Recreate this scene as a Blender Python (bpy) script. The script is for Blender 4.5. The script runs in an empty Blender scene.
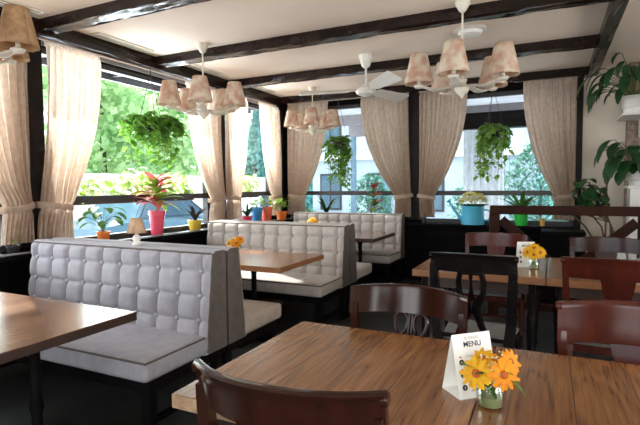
import bpy, math, random
from mathutils import Vector, Matrix, Euler, noise as mnoise
random.seed(7)
scn = bpy.context.scene
COL = scn.collection
PI = math.pi
def R(d): return math.radians(d)

# ------------------------------------------------------------------ materials
MATS = {}
def new_mat(name):
    m = bpy.data.materials.new(name); m.use_nodes = True
    nt = m.node_tree; nt.nodes.clear()
    out = nt.nodes.new('ShaderNodeOutputMaterial')
    return m, nt, out
def N(nt, typ, **kw):
    n = nt.nodes.new(typ)
    for k, v in kw.items():
        if k in n.inputs.keys(): n.inputs[k].default_value = v
        else: setattr(n, k, v)
    return n
def ramp(nt, fac, stops):
    r = nt.nodes.new('ShaderNodeValToRGB')
    el = r.color_ramp.elements
    while len(el) < len(stops): el.new(0.5)
    for e, (p, c) in zip(el, stops):
        e.position = p; e.color = (*c, 1)
    nt.links.new(fac, r.inputs[0]); return r.outputs[0]
def mat(name, c, rough=.6, c2=None, scale=8, metal=0, bump=0, bscale=40, coat=0, transl=0, stretch=None, detail=4, spec=.5):
    """noise-mottled principled surface"""
    if name in MATS: return MATS[name]
    m, nt, out = new_mat(name)
    L = nt.links.new
    p = N(nt, 'ShaderNodeBsdfPrincipled', Roughness=rough, Metallic=metal)
    p.inputs['Coat Weight'].default_value = coat
    p.inputs['Coat Roughness'].default_value = .15
    p.inputs['Specular IOR Level'].default_value = spec
    tc = N(nt, 'ShaderNodeTexCoord'); mp = N(nt, 'ShaderNodeMapping')
    L(tc.outputs['Object'], mp.inputs[0])
    if stretch: mp.inputs['Scale'].default_value = stretch
    c2 = c2 or tuple(x*.82 for x in c)
    nz = N(nt, 'ShaderNodeTexNoise', Scale=scale, Detail=detail, Roughness=.6)
    L(mp.outputs[0], nz.inputs['Vector'])
    colr = ramp(nt, nz.outputs[0], [(.36, c2), (.62, c)])
    L(colr, p.inputs['Base Color'])
    if bump:
        b = N(nt, 'ShaderNodeBump', Strength=bump, Distance=.004)
        n2 = N(nt, 'ShaderNodeTexNoise', Scale=bscale, Detail=3)
        L(mp.outputs[0], n2.inputs['Vector']); L(n2.outputs[0], b.inputs['Height'])
        L(b.outputs[0], p.inputs['Normal'])
    if transl:
        t = N(nt, 'ShaderNodeBsdfTranslucent'); L(colr, t.inputs[0])
        mx = N(nt, 'ShaderNodeMixShader', Fac=transl)
        L(p.outputs[0], mx.inputs[1]); L(t.outputs[0], mx.inputs[2]); L(mx.outputs[0], out.inputs[0])
    else: L(p.outputs[0], out.inputs[0])
    MATS[name] = m; return m
def table_wood(name, light, mid, dark, rough=.3, plank=.17, coat=.3):
    m, nt, out = new_mat(name); L = nt.links.new
    p = N(nt, 'ShaderNodeBsdfPrincipled', Roughness=rough)
    p.inputs['Coat Weight'].default_value = coat; p.inputs['Coat Roughness'].default_value = .22
    tc = N(nt, 'ShaderNodeTexCoord'); sx = N(nt, 'ShaderNodeSeparateXYZ'); L(tc.outputs['Object'], sx.inputs[0])
    dv = N(nt, 'ShaderNodeMath', operation='DIVIDE'); L(sx.outputs[0], dv.inputs[0]); dv.inputs[1].default_value = plank
    fl = N(nt, 'ShaderNodeMath', operation='FLOOR'); L(dv.outputs[0], fl.inputs[0])
    wn = N(nt, 'ShaderNodeTexWhiteNoise', noise_dimensions='1D'); L(fl.outputs[0], wn.inputs['W'])
    # every plank gets its own offset along the grain
    cb = N(nt, 'ShaderNodeCombineXYZ'); L(sx.outputs[0], cb.inputs[0])
    ad = N(nt, 'ShaderNodeMath', operation='MULTIPLY_ADD'); L(wn.outputs[0], ad.inputs[0]); ad.inputs[1].default_value = 9; L(sx.outputs[1], ad.inputs[2])
    L(ad.outputs[0], cb.inputs[1]); L(wn.outputs[0], cb.inputs[2])
    mp = N(nt, 'ShaderNodeMapping'); mp.inputs['Scale'].default_value = (1, .13, 1); L(cb.outputs[0], mp.inputs[0])
    n1 = N(nt, 'ShaderNodeTexNoise', Scale=7, Detail=2, Distortion=.6); L(mp.outputs[0], n1.inputs['Vector'])
    m8 = N(nt, 'ShaderNodeMath', operation='MULTIPLY'); L(n1.outputs[0], m8.inputs[0]); m8.inputs[1].default_value = 16
    sn = N(nt, 'ShaderNodeMath', operation='PINGPONG'); L(m8.outputs[0], sn.inputs[0]); sn.inputs[1].default_value = 1
    mp2 = N(nt, 'ShaderNodeMapping'); mp2.inputs['Scale'].default_value = (1, .04, 1); L(cb.outputs[0], mp2.inputs[0])
    n2 = N(nt, 'ShaderNodeTexNoise', Scale=130, Detail=3); L(mp2.outputs[0], n2.inputs['Vector'])
    mx = N(nt, 'ShaderNodeMath', operation='MULTIPLY_ADD'); L(sn.outputs[0], mx.inputs[0]); mx.inputs[1].default_value = .24
    m3 = N(nt, 'ShaderNodeMath', operation='MULTIPLY'); L(n2.outputs[0], m3.inputs[0]); m3.inputs[1].default_value = .74
    L(m3.outputs[0], mx.inputs[2])
    colr = ramp(nt, mx.outputs[0], [(.20, dark), (.43, mid), (.68, light)])
    br = N(nt, 'ShaderNodeMapRange'); L(wn.outputs[0], br.inputs[0]); br.inputs[3].default_value = .78; br.inputs[4].default_value = 1.12
    hs = N(nt, 'ShaderNodeHueSaturation'); L(colr, hs.inputs['Color']); L(br.outputs[0], hs.inputs['Value'])
    # thin joint between planks
    fr = N(nt, 'ShaderNodeMath', operation='FRACT'); L(dv.outputs[0], fr.inputs[0])
    pp = N(nt, 'ShaderNodeMath', operation='LESS_THAN'); L(fr.outputs[0], pp.inputs[0]); pp.inputs[1].default_value = .012
    mc = N(nt, 'ShaderNodeMix', data_type='RGBA'); L(pp.outputs[0], mc.inputs[0]); L(hs.outputs[0], mc.inputs[6]); mc.inputs[7].default_value = (*[x*.35 for x in dark], 1)
    L(mc.outputs[2], p.inputs['Base Color'])
    b = N(nt, 'ShaderNodeBump', Strength=.35, Distance=.002); L(mx.outputs[0], b.inputs['Height']); L(b.outputs[0], p.inputs['Normal'])
    L(p.outputs[0], out.inputs[0]); MATS[name] = m; return m
def window_glass():
    m, nt, out = new_mat('window_glass'); L = nt.links.new
    t = N(nt, 'ShaderNodeBsdfTransparent'); t.inputs[0].default_value = (.96, .985, 1, 1)
    g = N(nt, 'ShaderNodeBsdfGlossy', Roughness=.03)
    f = N(nt, 'ShaderNodeLayerWeight', Blend=.15)
    mm = N(nt, 'ShaderNodeMath', operation='MULTIPLY'); L(f.outputs[0], mm.inputs[0]); mm.inputs[1].default_value = .35
    mx = N(nt, 'ShaderNodeMixShader'); L(mm.outputs[0], mx.inputs[0]); L(t.outputs[0], mx.inputs[1]); L(g.outputs[0], mx.inputs[2])
    L(mx.outputs[0], out.inputs[0]); return m
def jar_glass():
    m, nt, out = new_mat('jar_glass'); L = nt.links.new
    t = N(nt, 'ShaderNodeBsdfTransparent'); t.inputs[0].default_value = (.86, .92, .84, 1)
    g = N(nt, 'ShaderNodeBsdfGlossy', Roughness=.04)
    f = N(nt, 'ShaderNodeLayerWeight', Blend=.35)
    mx = N(nt, 'ShaderNodeMixShader'); L(f.outputs[1], mx.inputs[0]); L(t.outputs[0], mx.inputs[1]); L(g.outputs[0], mx.inputs[2])
    L(mx.outputs[0], out.inputs[0]); return m
GLASS = window_glass(); JAR = jar_glass()
M_darkwood = mat('dark_beam_wood', (.022, .010, .007), .27, (.006, .003, .002), 5, bump=1.0, bscale=9, coat=.03, spec=.3)
M_rail = mat('dark_railing_wood', (.035, .011, .006), .6, (.02, .006, .004), 5, bump=.3, spec=.1)
M_post = mat('dark_post_wood', (.012, .008, .007), .5, (.005, .003, .003), 6, bump=.3, spec=.2)
M_black = mat('black_painted_wood', (.007, .006, .006), .55, (.004, .003, .003), 6, spec=.05)
M_frame = mat('grey_window_frame', (.055, .05, .052), .45, (.035, .03, .03), 4)
M_ceiling = mat('cream_plaster', (.90, .76, .65), .85, (.84, .71, .61), 1.2, bump=.2, bscale=25)
M_wall = mat('beige_plaster', (.76, .67, .56), .85, (.70, .61, .50), 1.5, bump=.15)
M_stone = mat('rough_stone', (.34, .26, .20), .9, (.16, .11, .08), 16, bump=1, bscale=20)
M_white = mat('white_enamel', (.82, .80, .75), .4, (.74, .71, .66), 3)
M_cream = mat('cream_enamel', (.78, .72, .62), .4, (.66, .60, .50), 6)
M_mahog = mat('mahogany', (.036, .010, .006), .15, (.024, .007, .004), 5, coat=.05, spec=.25, stretch=(4, 1, 1))
M_mahog_red = mat('reddish_mahogany', (.085, .015, .008), .18, (.055, .011, .007), 5, coat=.05, spec=.25, stretch=(4, 1, 1))
M_ebony = mat('black_lacquer', (.010, .007, .007), .22, (.004, .003, .003), 4, coat=.05, spec=.25)
M_seatgrey = mat('grey_upholstery', (.17, .165, .16), .85, (.12, .115, .11), 40)
M_uph = mat('pale_grey_upholstery', (.36, .345, .375), .8, (.315, .30, .33), 14, bump=.25, bscale=300)
M_uph2 = mat('warm_beige_upholstery', (.50, .45, .415), .8, (.44, .39, .355), 14, bump=.25, bscale=300)
M_taupe = mat('taupe_upholstery', (.12, .095, .08), .8, (.09, .072, .06), 14, bump=.25, bscale=300)
M_uph_shaded = mat('shaded_upholstery', (.42, .34, .28), .8, (.36, .29, .24), 14, bump=.25, bscale=300)  # warm, dim lighting of the turned bench painted into its cloth colour
M_button = mat('button_fabric', (.42, .41, .44), .3, (.36, .35, .38), 10)
M_curtain = mat('rose_beige_curtain', (.74, .60, .49), .9, (.62, .49, .385), 20, transl=.58, detail=8)
M_rod = mat('pale_rod', (.55, .42, .34), .4)
M_shade = mat('floral_shade', (.86, .76, .62), .9, (.70, .44, .32), 13, transl=.35, detail=1)
M_shade_plain = mat('tan_shade', (.62, .40, .22), .9, (.40, .22, .11), 14, transl=.4)
M_floor = mat('slate_tile', (.05, .052, .047), .45, (.025, .027, .025), 3, bump=.2, spec=.3)
M_table = table_wood('brown_plank_wood', (.33, .145, .048), (.235, .093, .030), (.11, .038, .012), rough=.27)
M_table_end = mat('pale_end_grain', (.50, .34, .22), .5, (.30, .18, .10), 22)
M_table2 = table_wood('dark_plank_wood', (.30, .15, .075), (.19, .085, .04), (.085, .034, .016), rough=.2, coat=.6)
M_edge_dark = mat('dark_table_edge', (.05, .024, .016), .4)
M_edge_orange = mat('orange_brown_edge', (.30, .125, .05), .4)
M_leaf = mat('green_leaf', (.10, .24, .045), .5, (.045, .13, .02), 12, transl=.35)
M_leaf_dark = mat('dark_green_leaf', (.022, .085, .024), .35, (.010, .042, .012), 9, transl=.08)
M_leaf_lime = mat('lime_leaf', (.40, .56, .10), .5, (.22, .40, .06), 12, transl=.45)
M_leaf_red = mat('red_croton_leaf', (.70, .07, .12), .5, (.40, .16, .08), 11, transl=.35)
M_leaf_purple = mat('purple_leaf', (.06, .03, .06), .5, (.05, .07, .05), 9)
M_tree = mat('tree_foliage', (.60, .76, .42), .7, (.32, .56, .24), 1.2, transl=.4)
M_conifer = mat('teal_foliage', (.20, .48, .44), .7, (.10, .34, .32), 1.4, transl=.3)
M_bark = mat('bark', (.12, .08, .05), .9, (.06, .04, .03), 14, bump=.6)
M_stem = mat('plant_stem', (.16, .20, .06), .7, (.11, .12, .05), 14)
M_soil = mat('soil', (.03, .02, .014), .95)
def paint(name, c, rough=.35): return mat(name, c, rough, tuple(x*.9 for x in c), 6)
M_orange = paint('orange_glaze', (.85, .20, .03)); M_yellow = paint('yellow_glaze', (.80, .55, .06))
M_pink = paint('pink_glaze', (.78, .07, .13)); M_blue = paint('sky_blue_enamel', (.08, .46, .66)); M_green = paint('bright_green_plastic', (.03, .55, .06))
M_coral = paint('coral_glaze', (.80, .13, .06)); M_cobalt = paint('cobalt_glaze', (.03, .25, .55)); M_bowl = paint('black_plastic', (.02, .02, .022))
M_petal = mat('yellow_petal', (.86, .50, .005), .7, (.80, .36, .004), 20, transl=.15)
M_petal_o = mat('orange_petal', (.86, .36, .003), .7, (.78, .24, .003), 20, transl=.15)
M_disc = paint('orange_flower_centre', (.50, .10, .01), .8)
M_petal_w = mat('white_petal', (.85, .85, .70), .7, (.75, .72, .35), 30, transl=.2)
M_card = mat('white_card', (.88, .86, .82), .6, (.85, .83, .79), 3)
M_ink = paint('black_ink', (.02, .02, .02), .7)
M_grey_ink = paint('grey_ink', (.42, .38, .34), .7)
M_steel = mat('brushed_steel', (.6, .6, .6), .3, (.5, .5, .5), 5, metal=1)
M_water = mat('pale_jar_water', (.62, .60, .38), .2, (.5, .5, .3), 8, transl=.4)
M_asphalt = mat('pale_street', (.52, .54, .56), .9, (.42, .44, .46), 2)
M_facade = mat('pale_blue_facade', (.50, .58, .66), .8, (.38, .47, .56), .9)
M_carwhite = paint('white_car_paint', (.75, .80, .84), .2); M_carblue = paint('blue_grey_car_paint', (.13, .24, .31), .2)
M_cardark = mat('car_window', (.05, .10, .14), .08, (.03, .07, .10), 2); M_tyre = paint('tyre_rubber', (.025, .025, .03), .7)
M_awning = mat('white_awning', (.70, .72, .76), .8, (.55, .57, .60), 3, transl=.35)
M_trimgrey = mat('pale_sill_edge', (.35, .33, .34), .3)

# ------------------------------------------------------------------ mesh helper
class MB:
    def __init__(s): s.v = []; s.f = []; s.mi = []; s.cur = 0
    def add(s, vs, fs):
        o = len(s.v); s.v += [tuple(v) for v in vs]
        for f in fs: s.f.append(tuple(i+o for i in f)); s.mi.append(s.cur)
    def box(s, x0, x1, y0, y1, z0, z1, M=None, bev=0):
        if bev:
            b = min(bev, (x1-x0)*.45, (y1-y0)*.45, (z1-z0)*.45)
            import bmesh
            bm = bmesh.new(); bmesh.ops.create_cube(bm, size=1)
            for v in bm.verts: v.co = Vector(((x0+x1)/2+v.co.x*(x1-x0), (y0+y1)/2+v.co.y*(y1-y0), (z0+z1)/2+v.co.z*(z1-z0)))
            bmesh.ops.bevel(bm, geom=bm.edges[:], offset=b, segments=3, profile=.5, affect='EDGES')
            bm.verts.index_update()
            vs = [v.co.copy() for v in bm.verts]; fs = [[v.index for v in f.verts] for f in bm.faces]; bm.free()
        else:
            vs = [Vector((x, y, z)) for x in (x0, x1) for y in (y0, y1) for z in (z0, z1)]
            fs = [(0,1,3,2),(4,6,7,5),(0,4,5,1),(2,3,7,6),(0,2,6,4),(1,5,7,3)]
        if M is not None: vs = [M @ v for v in vs]
        s.add(vs, fs); return s
    def tube(s, pts, rad, n=8, sq=None, caps=True, closed=False):
        pts = [Vector(p) for p in pts]
        if not hasattr(rad, '__len__'): rad = [rad]*len(pts)
        rings = []; up = None
        for i, p in enumerate(pts):
            if closed: t = pts[(i+1) % len(pts)]-pts[i-1]
            else: t = (pts[min(i+1, len(pts)-1)]-pts[max(i-1, 0)])
            t.normalize()
            if up is None:
                a = Vector((0,0,1)) if abs(t.z) < .9 else Vector((0,1,0))
            else: a = up
            u = t.cross(a); 
            if u.length < 1e-5: u = t.orthogonal()
            u.normalize(); w = u.cross(t); w.normalize(); up = w
            r = rad[i]; ru, rw = (r, r) if not hasattr(r, '__len__') else r
            rings.append([p+u*ru*math.cos(2*PI*k/n+(PI/4 if sq else 0))+w*rw*math.sin(2*PI*k/n+(PI/4 if sq else 0)) for k in range(n)])
        vs = [v for g in rings for v in g]; fs = []
        m = len(rings)
        for i in range(m if closed else m-1):
            j = (i+1) % m
            for k in range(n): fs.append((i*n+k, i*n+(k+1)%n, j*n+(k+1)%n, j*n+k))
        if caps and not closed:
            fs.append(tuple(range(n))[::-1]); fs.append(tuple((m-1)*n+k for k in range(n)))
        s.add(vs, fs); return s
    def lathe(s, prof, n=24, c=(0,0,0), wave=None, M=None):
        vs = []; fs = []
        for (r, z) in prof:
            for k in range(n):
                a = 2*PI*k/n; rr = r; 
                v = Vector((c[0]+rr*math.cos(a), c[1]+rr*math.sin(a), c[2]+z+(wave(a, r, z) if wave else 0)))
                vs.append(M @ v if M is not None else v)
        for i in range(len(prof)-1):
            for k in range(n): fs.append((i*n+k, i*n+(k+1)%n, (i+1)*n+(k+1)%n, (i+1)*n+k))
        s.add(vs, fs); return s
    def grid(s, fn, nu, nv, closeu=False):
        vs = [fn(i/nu, j/nv) for j in range(nv+1) for i in range(nu+1)]
        fs = [(j*(nu+1)+i, j*(nu+1)+i+1, (j+1)*(nu+1)+i+1, (j+1)*(nu+1)+i) for j in range(nv) for i in range(nu)]
        s.add(vs, fs); return s
    def prism(s, outline, y0, y1, M=None):
        """outline in x,z extruded along y"""
        n = len(outline)
        vs = [Vector((x, y0, z)) for x, z in outline]+[Vector((x, y1, z)) for x, z in outline]
        if M is not None: vs = [M @ v for v in vs]
        fs = [tuple(range(n)), tuple(range(2*n-1, n-1, -1))]+[(i, i+n, (i+1)%n+n, (i+1)%n) for i in range(n)]
        s.add(vs, fs); return s
    def leaf(s, base, d, ln, w, droop=.5, segs=4, side=None, fold=.25):
        d = Vector(d).normalized(); p = Vector(base)
        sd = Vector(side) if side else d.cross(Vector((0,0,1)))
        if sd.length < 1e-3: sd = Vector((1,0,0))
        sd.normalize(); vs = []
        for i in range(segs+1):
            t = i/segs; ww = w*math.sin(PI*min(.97, .08+t*.9))**.8*.5
            nrm = sd.cross(d)
            vs += [p-sd*ww+nrm*ww*fold, p.copy(), p+sd*ww+nrm*ww*fold]
            d = (d+Vector((0,0,-droop/segs))).normalized(); p = p+d*ln/segs
        fs = []
        for i in range(segs):
            for k in (0, 1): fs.append((i*3+k, i*3+k+1, i*3+3+k+1, i*3+3+k))
        s.add(vs, fs); return s
    def build(s, name, mats, parent=None, smooth=False, loc=None):
        me = bpy.data.meshes.new(name); me.from_pydata(s.v, [], s.f)
        if not isinstance(mats, (list, tuple)): mats = [mats]
        for m in mats: me.materials.append(m)
        for p, mi in zip(me.polygons, s.mi): p.material_index = mi; p.use_smooth = smooth
        me.update()
        if smooth:
            try: me.set_sharp_from_angle(angle=R(40))
            except Exception: pass
        o = bpy.data.objects.new(name, me); COL.objects.link(o)
        if parent is not None: o.parent = parent
        if loc is not None: o.location = loc
        return o
def fixn(o):
    import bmesh
    bm = bmesh.new(); bm.from_mesh(o.data); bmesh.ops.recalc_face_normals(bm, faces=bm.faces); bm.to_mesh(o.data); bm.free(); return o
def tag(o, label=None, cat=None, group=None, kind=None):
    if label: o['label'] = label
    if cat: o['category'] = cat
    if group: o['group'] = group
    if kind: o['kind'] = kind
    return o
def thing(name, label, cat, loc=(0,0,0), rz=0, group=None):
    o = bpy.data.objects.new(name, None); COL.objects.link(o); o.empty_display_size = .1
    o.location = loc; o.rotation_euler = (0, 0, rz)
    return tag(o, label, cat, group)
def kids(o): return [c for c in bpy.data.objects if c.parent == o]
def copy_tree(o, loc, rz=0, label=None, group=None):
    r = o.copy(); COL.objects.link(r); r.location = loc; r.rotation_euler = (0, 0, rz)
    if label: r['label'] = label
    if group: r['group'] = group
    for ch in kids(o):
        c = ch.copy(); COL.objects.link(c); c.parent = r
        for g in kids(ch):
            d = g.copy(); COL.objects.link(d); d.parent = c
    return r
def struct(name, mb, m, parent=None, smooth=False):
    o = mb.build(name, m, parent, smooth)
    if parent is None: o['kind'] = 'structure'
    return o

# ------------------------------------------------------------------ camera (solved from the vanishing lines)
H = 1.38
yaw, pitch, roll = R(25.728), R(-3.164), R(-.419)
fw = Vector((-math.sin(yaw)*math.cos(pitch), math.cos(yaw)*math.cos(pitch), math.sin(pitch)))
r0 = Vector((math.cos(yaw), math.sin(yaw), 0)); u0 = r0.cross(fw)
cr = r0*math.cos(roll)+u0*math.sin(roll); cu = -r0*math.sin(roll)+u0*math.cos(roll)
cam = bpy.data.cameras.new('camera'); cam.lens = 478.84/640*36; cam.sensor_width = 36; cam.sensor_fit = 'HORIZONTAL'
cam.clip_start = .05; cam.clip_end = 300
co = bpy.data.objects.new('camera', cam); COL.objects.link(co)
mw = Matrix.Identity(4)
for i in range(3): mw[i][0] = cr[i]; mw[i][1] = cu[i]; mw[i][2] = -fw[i]; mw[i][3] = (0, 0, H)[i]
co.matrix_world = mw; scn.camera = co

# ------------------------------------------------------------------ the room
XL, YF, XR, YB, ZC = -4.05, 6.86, 3.2, -2.6, 2.8
struct('floor', MB().box(XL-.2, XR+.2, YB-.2, YF+.2, -.1, 0), M_floor)
struct('ceiling', MB().box(XL-.2, XR+.2, YB-.2, YF+.2, ZC, ZC+.1), M_ceiling)
T = .14
def wall_with_holes(name, axis, pos, a0, a1, holes, m, out=1):
    """solid wall with rectangular openings; axis 'x' = plane x=pos spanning y"""
    mb = MB(); lo, hi = (pos, pos+T*out) if out > 0 else (pos+T*out, pos)
    def bx(p0, p1, z0, z1):
        if p1-p0 < 1e-4 or z1-z0 < 1e-4: return
        if axis == 'x': mb.box(lo, hi, p0, p1, z0, z1)
        else: mb.box(p0, p1, lo, hi, z0, z1)
    cur = a0
    for (h0, h1, z0, z1) in sorted(holes):
        bx(cur, h0, 0, ZC); bx(h0, h1, 0, z0); bx(h0, h1, z1, ZC); cur = h1
    bx(cur, a1, 0, ZC)
    return struct(name, mb, m)
ZS, ZT = .85, 2.62
LW = [(.2, 2.45, ZS, ZT), (2.76, 5.10, ZS, ZT), (5.34, 6.66, ZS, ZT)]
FW = [(-3.86, -1.94, ZS, ZT), (-1.68, .26, ZS, ZT)]
wall_with_holes('wall_left', 'x', XL, YB, YF+T, LW, M_black, -1)
wall_with_holes('wall_far', 'y', YF, XL, .34, FW, M_black, 1)
struct('wall_far_right', MB().box(.34, XR, YF, YF+T, 0, ZC), M_wall)
BW = [(-3.2, -1.0, .7, 2.5), (-.4, 1.8, .7, 2.5)]  # unseen openings behind the camera, added to admit fill light
wall_with_holes('wall_back', 'y', YB, XL, XR, BW, M_wall, -1)
RW = [(-1.8, .6, .7, 2.5), (1.4, 3.8, .7, 2.5)]  # unseen side openings, added for fill light too
wall_with_holes('wall_right', 'x', XR, YB, YF+T, RW, M_wall, 1)

wn = 0
def window(axis, pos, p0, p1, out, rail=True, z0=ZS, z1=ZT, verts=()):
    """frame, rail and glazing of one opening"""
    global wn; wn += 1
    d0, d1 = sorted((pos+out*.03, pos+out*.11)); g = pos+out*.07
    def bx(mb, a, b, za, zb, e=0):
        if axis == 'x': mb.box(d0+e, d1-e, a, b, za, zb)
        else: mb.box(a, b, d0+e, d1-e, za, zb)
    mb = MB()
    bx(mb, p0, p0+.05, z0, z1); bx(mb, p1-.05, p1, z0, z1); bx(mb, p0+.05, p1-.05, z0, z0+.05); bx(mb, p0+.05, p1-.05, z1-.05, z1)
    for v in verts: bx(mb, v-.025, v+.025, z0+.05, z1-.05)
    w = struct('window_%d' % wn, mb, M_frame)
    if rail:
        r = MB(); bx(r, p0+.05, p1-.05, 1.235, 1.30, -.012); r.build('window_rail', M_frame, w)
    gl = MB()
    if axis == 'x': gl.box(g-.003, g+.003, p0+.05, p1-.05, z0+.05, z1-.05)
    else: gl.box(p0+.05, p1-.05, g-.003, g+.003, z0+.05, z1-.05)
    gl.build('window_pane', GLASS, w)
    return w
for h in LW: window('x', XL, h[0], h[1], -1)
for h in FW: window('y', YF, h[0], h[1], 1)
for h in BW: window('y', YB, h[0], h[1], -1, False, .7, 2.5, ((h[0]+h[1])/2,))
for h in RW: window('x', XR, h[0], h[1], 1, False, .7, 2.5, ((h[0]+h[1])/2,))

# posts of the left and far walls, ledges, panelling, beams
def trimbox(i, *b, m=M_post, bev=.006): return struct('trim_%d' % i, MB().box(*b, bev=bev), m)
tn = 1
for (a, b) in ((2.46, 2.75), (5.11, 5.33)):
    trimbox(tn, XL, XL+.07, a, b, .88, 2.72); tn += 1
trimbox(tn, XL, XL+.1, 6.68, YF, .88, 2.72); tn += 1
trimbox(tn, -1.93, -1.69, YF-.07, YF, .88, 2.72); tn += 1
trimbox(tn, .265, .345, YF-.05, YF, 0, 2.72); tn += 1
lb = MB().box(XL, XL+.27, -1.5, YF-.01, .81, .85, bev=.008); struct('trim_%d' % tn, lb, M_black); tn += 1   # left window ledge
trimbox(tn, XL+.245, XL+.275, -1.5, YF-.02, .855, .868, m=M_trimgrey, bev=.003); tn += 1
trimbox(tn, XL+.28, .26, YF-.22, YF, .81, .85, m=M_black); tn += 1                                      # far window ledge
# panelling frames on the far wainscot
pm = MB()
for x0 in (-1.62, -.98, -.34):
    pm.box(x0, x0+.58, YF-.03, YF, .66, .70); pm.box(x0, x0+.58, YF-.03, YF, .12, .16)
    pm.box(x0, x0+.04, YF-.03, YF, .16, .66); pm.box(x0+.54, x0+.58, YF-.03, YF, .16, .66)
struct('trim_%d' % tn, pm, M_black); tn += 1
def rough_beam(a, b, hw, z0, z1, axis):
    """hewn beam with uneven arrises"""
    mb = MB(); n = 60; ring = []
    sec = [(-1, 0), (-.98, .6), (-.96, 1), (.96, 1), (.98, .6), (1, 0), (.86, -.0), (.3, .0), (-.3, -.0), (-.86, -.0)]
    def fn_pt(t, k):
        s, h = sec[k]; p = a+(b-a)*t
        j = mnoise.noise(Vector((p*3.1, k*1.7, hw*9)))*.016+mnoise.noise(Vector((p*11, k*2.3, 4)))*.006
        zz = z0+(z1-z0)*h; o = s*hw
        if h < .9: zz += j*(1 if h == 0 else .2); o += j*.6
        return o, p, zz
    vs = []; m = len(sec)
    for i in range(n+1):
        for k in range(m):
            o, p, zz = fn_pt(i/n, k); vs.append((p, o, zz) if axis == 'x' else (o, p, zz))
    fs = [(i*m+k, i*m+(k+1) % m, (i+1)*m+(k+1) % m, (i+1)*m+k) for i in range(n) for k in range(m)]
    fs += [tuple(range(m)), tuple(n*m+k for k in range(m))[::-1]]
    mb.add(vs, fs); return mb
for yy in (2.75, 4.07, 5.39):
    o = struct('trim_%d' % tn, rough_beam(XL+.15, .385, .07, 2.71, ZC, 'x'), M_darkwood); o.location = (0, yy, 0); fixn(o); tn += 1
for yy in (.1, 1.43, -1.2):
    o = struct('trim_%d' % tn, rough_beam(XL+.15, .385, .07, 2.71, ZC, 'x'), M_darkwood); o.location = (0, yy, 0); fixn(o); tn += 1
o = struct('trim_%d' % tn, rough_beam(XL+.02, .385, .085, 2.70, ZC, 'x'), M_darkwood); o.location = (0, YF-.085, 0); fixn(o); tn += 1
o = struct('trim_%d' % tn, rough_beam(YB, YF-.02, .07, 2.68, ZC, 'y'), M_darkwood); o.location = (XL+.08, 0, 0); fixn(o); tn += 1
o = struct('trim_%d' % tn, rough_beam(YB, YF-.02, .052, 2.70, ZC, 'y'), M_darkwood); o.location = (.435, 0, 0); fixn(o); tn += 1
# plain cream cornice strip between rod and beam on the left
trimbox(tn, XL, XL+.02, .1, YF-.1, 2.63, 2.68, m=M_trimgrey, bev=.002); tn += 1
# rough stone pier on the far wall
pr = MB()
def pier(u, v):
    a = u*3
    return None
pr.box(.80, .93, YF-.16, YF, 0, ZC, bev=.02)
struct('trim_%d' % tn, pr, M_stone); tn += 1
# white panelled niche to its right
trimbox(tn, .93, 1.5, YF-.06, YF, 0, 1.95, m=M_wall); tn += 1

# ------------------------------------------------------------------ ceiling fittings
for i, (y0, y1, wh) in enumerate(((3.15, 3.82, 'nearest the camera'), (4.45, 5.02, 'in the middle bay'), (5.85, 6.3, 'nearest the far corner'))):
    t = thing('ceiling_vent', 'slim slotted air vent in the ceiling beside the left beam, '+wh, 'vent', (-3.80, (y0+y1)/2, ZC), 0, 'ceiling air vents')
    h = (y1-y0)/2
    MB().box(-.06, -.045, -h, h, -.014, 0).box(.045, .06, -h, h, -.014, 0).box(-.045, .045, -h, -h+.015, -.014, 0).box(-.045, .045, h-.015, h, -.014, 0).build('frame', M_cream, t)
    MB().box(-.045, .045, -h+.015, h-.015, -.004, 0).build('backing', M_frame, t)
    for k in (-.022, 0, .022): MB().box(k-.003, k+.003, -h+.015, h-.015, -.012, -.004).build('slat', M_cream, t)
t = thing('ceiling_vent', 'slotted air vent in the ceiling at the top left edge of the photo', 'vent', (-3.78, 2.36, ZC), 0, 'ceiling air vents')
MB().box(-.09, .09, -.25, .25, -.012, 0, bev=.004).build('frame', M_cream, t)
for k in (-.05, 0, .05): MB().box(k-.008, k+.008, -.22, .22, -.016, -.012).build('slat', M_grey_ink, t)
t = thing('ceiling_lamp', 'flat round white ceiling lamp above the right chandelier', 'lamp', (-.69, 4.62, ZC))
MB().lathe([(0, 0), (.14, 0), (.15, -.012), (.13, -.022), (.11, -.022)], 32).build('rim', M_white, t, True)
MB().lathe([(.11, -.02), (.10, -.05), (.06, -.062), (0, -.064)], 32).build('diffuser', M_card, t, True)
tag(MB().lathe([(0, 0), (.035, 0), (.035, -.015), (.02, -.03), (0, -.032)], 16).build('smoke_detector', M_white, None, True, (-1.89, 6.1, ZC)), 'tiny round detector on the ceiling right of the fan', 'detector')

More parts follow.
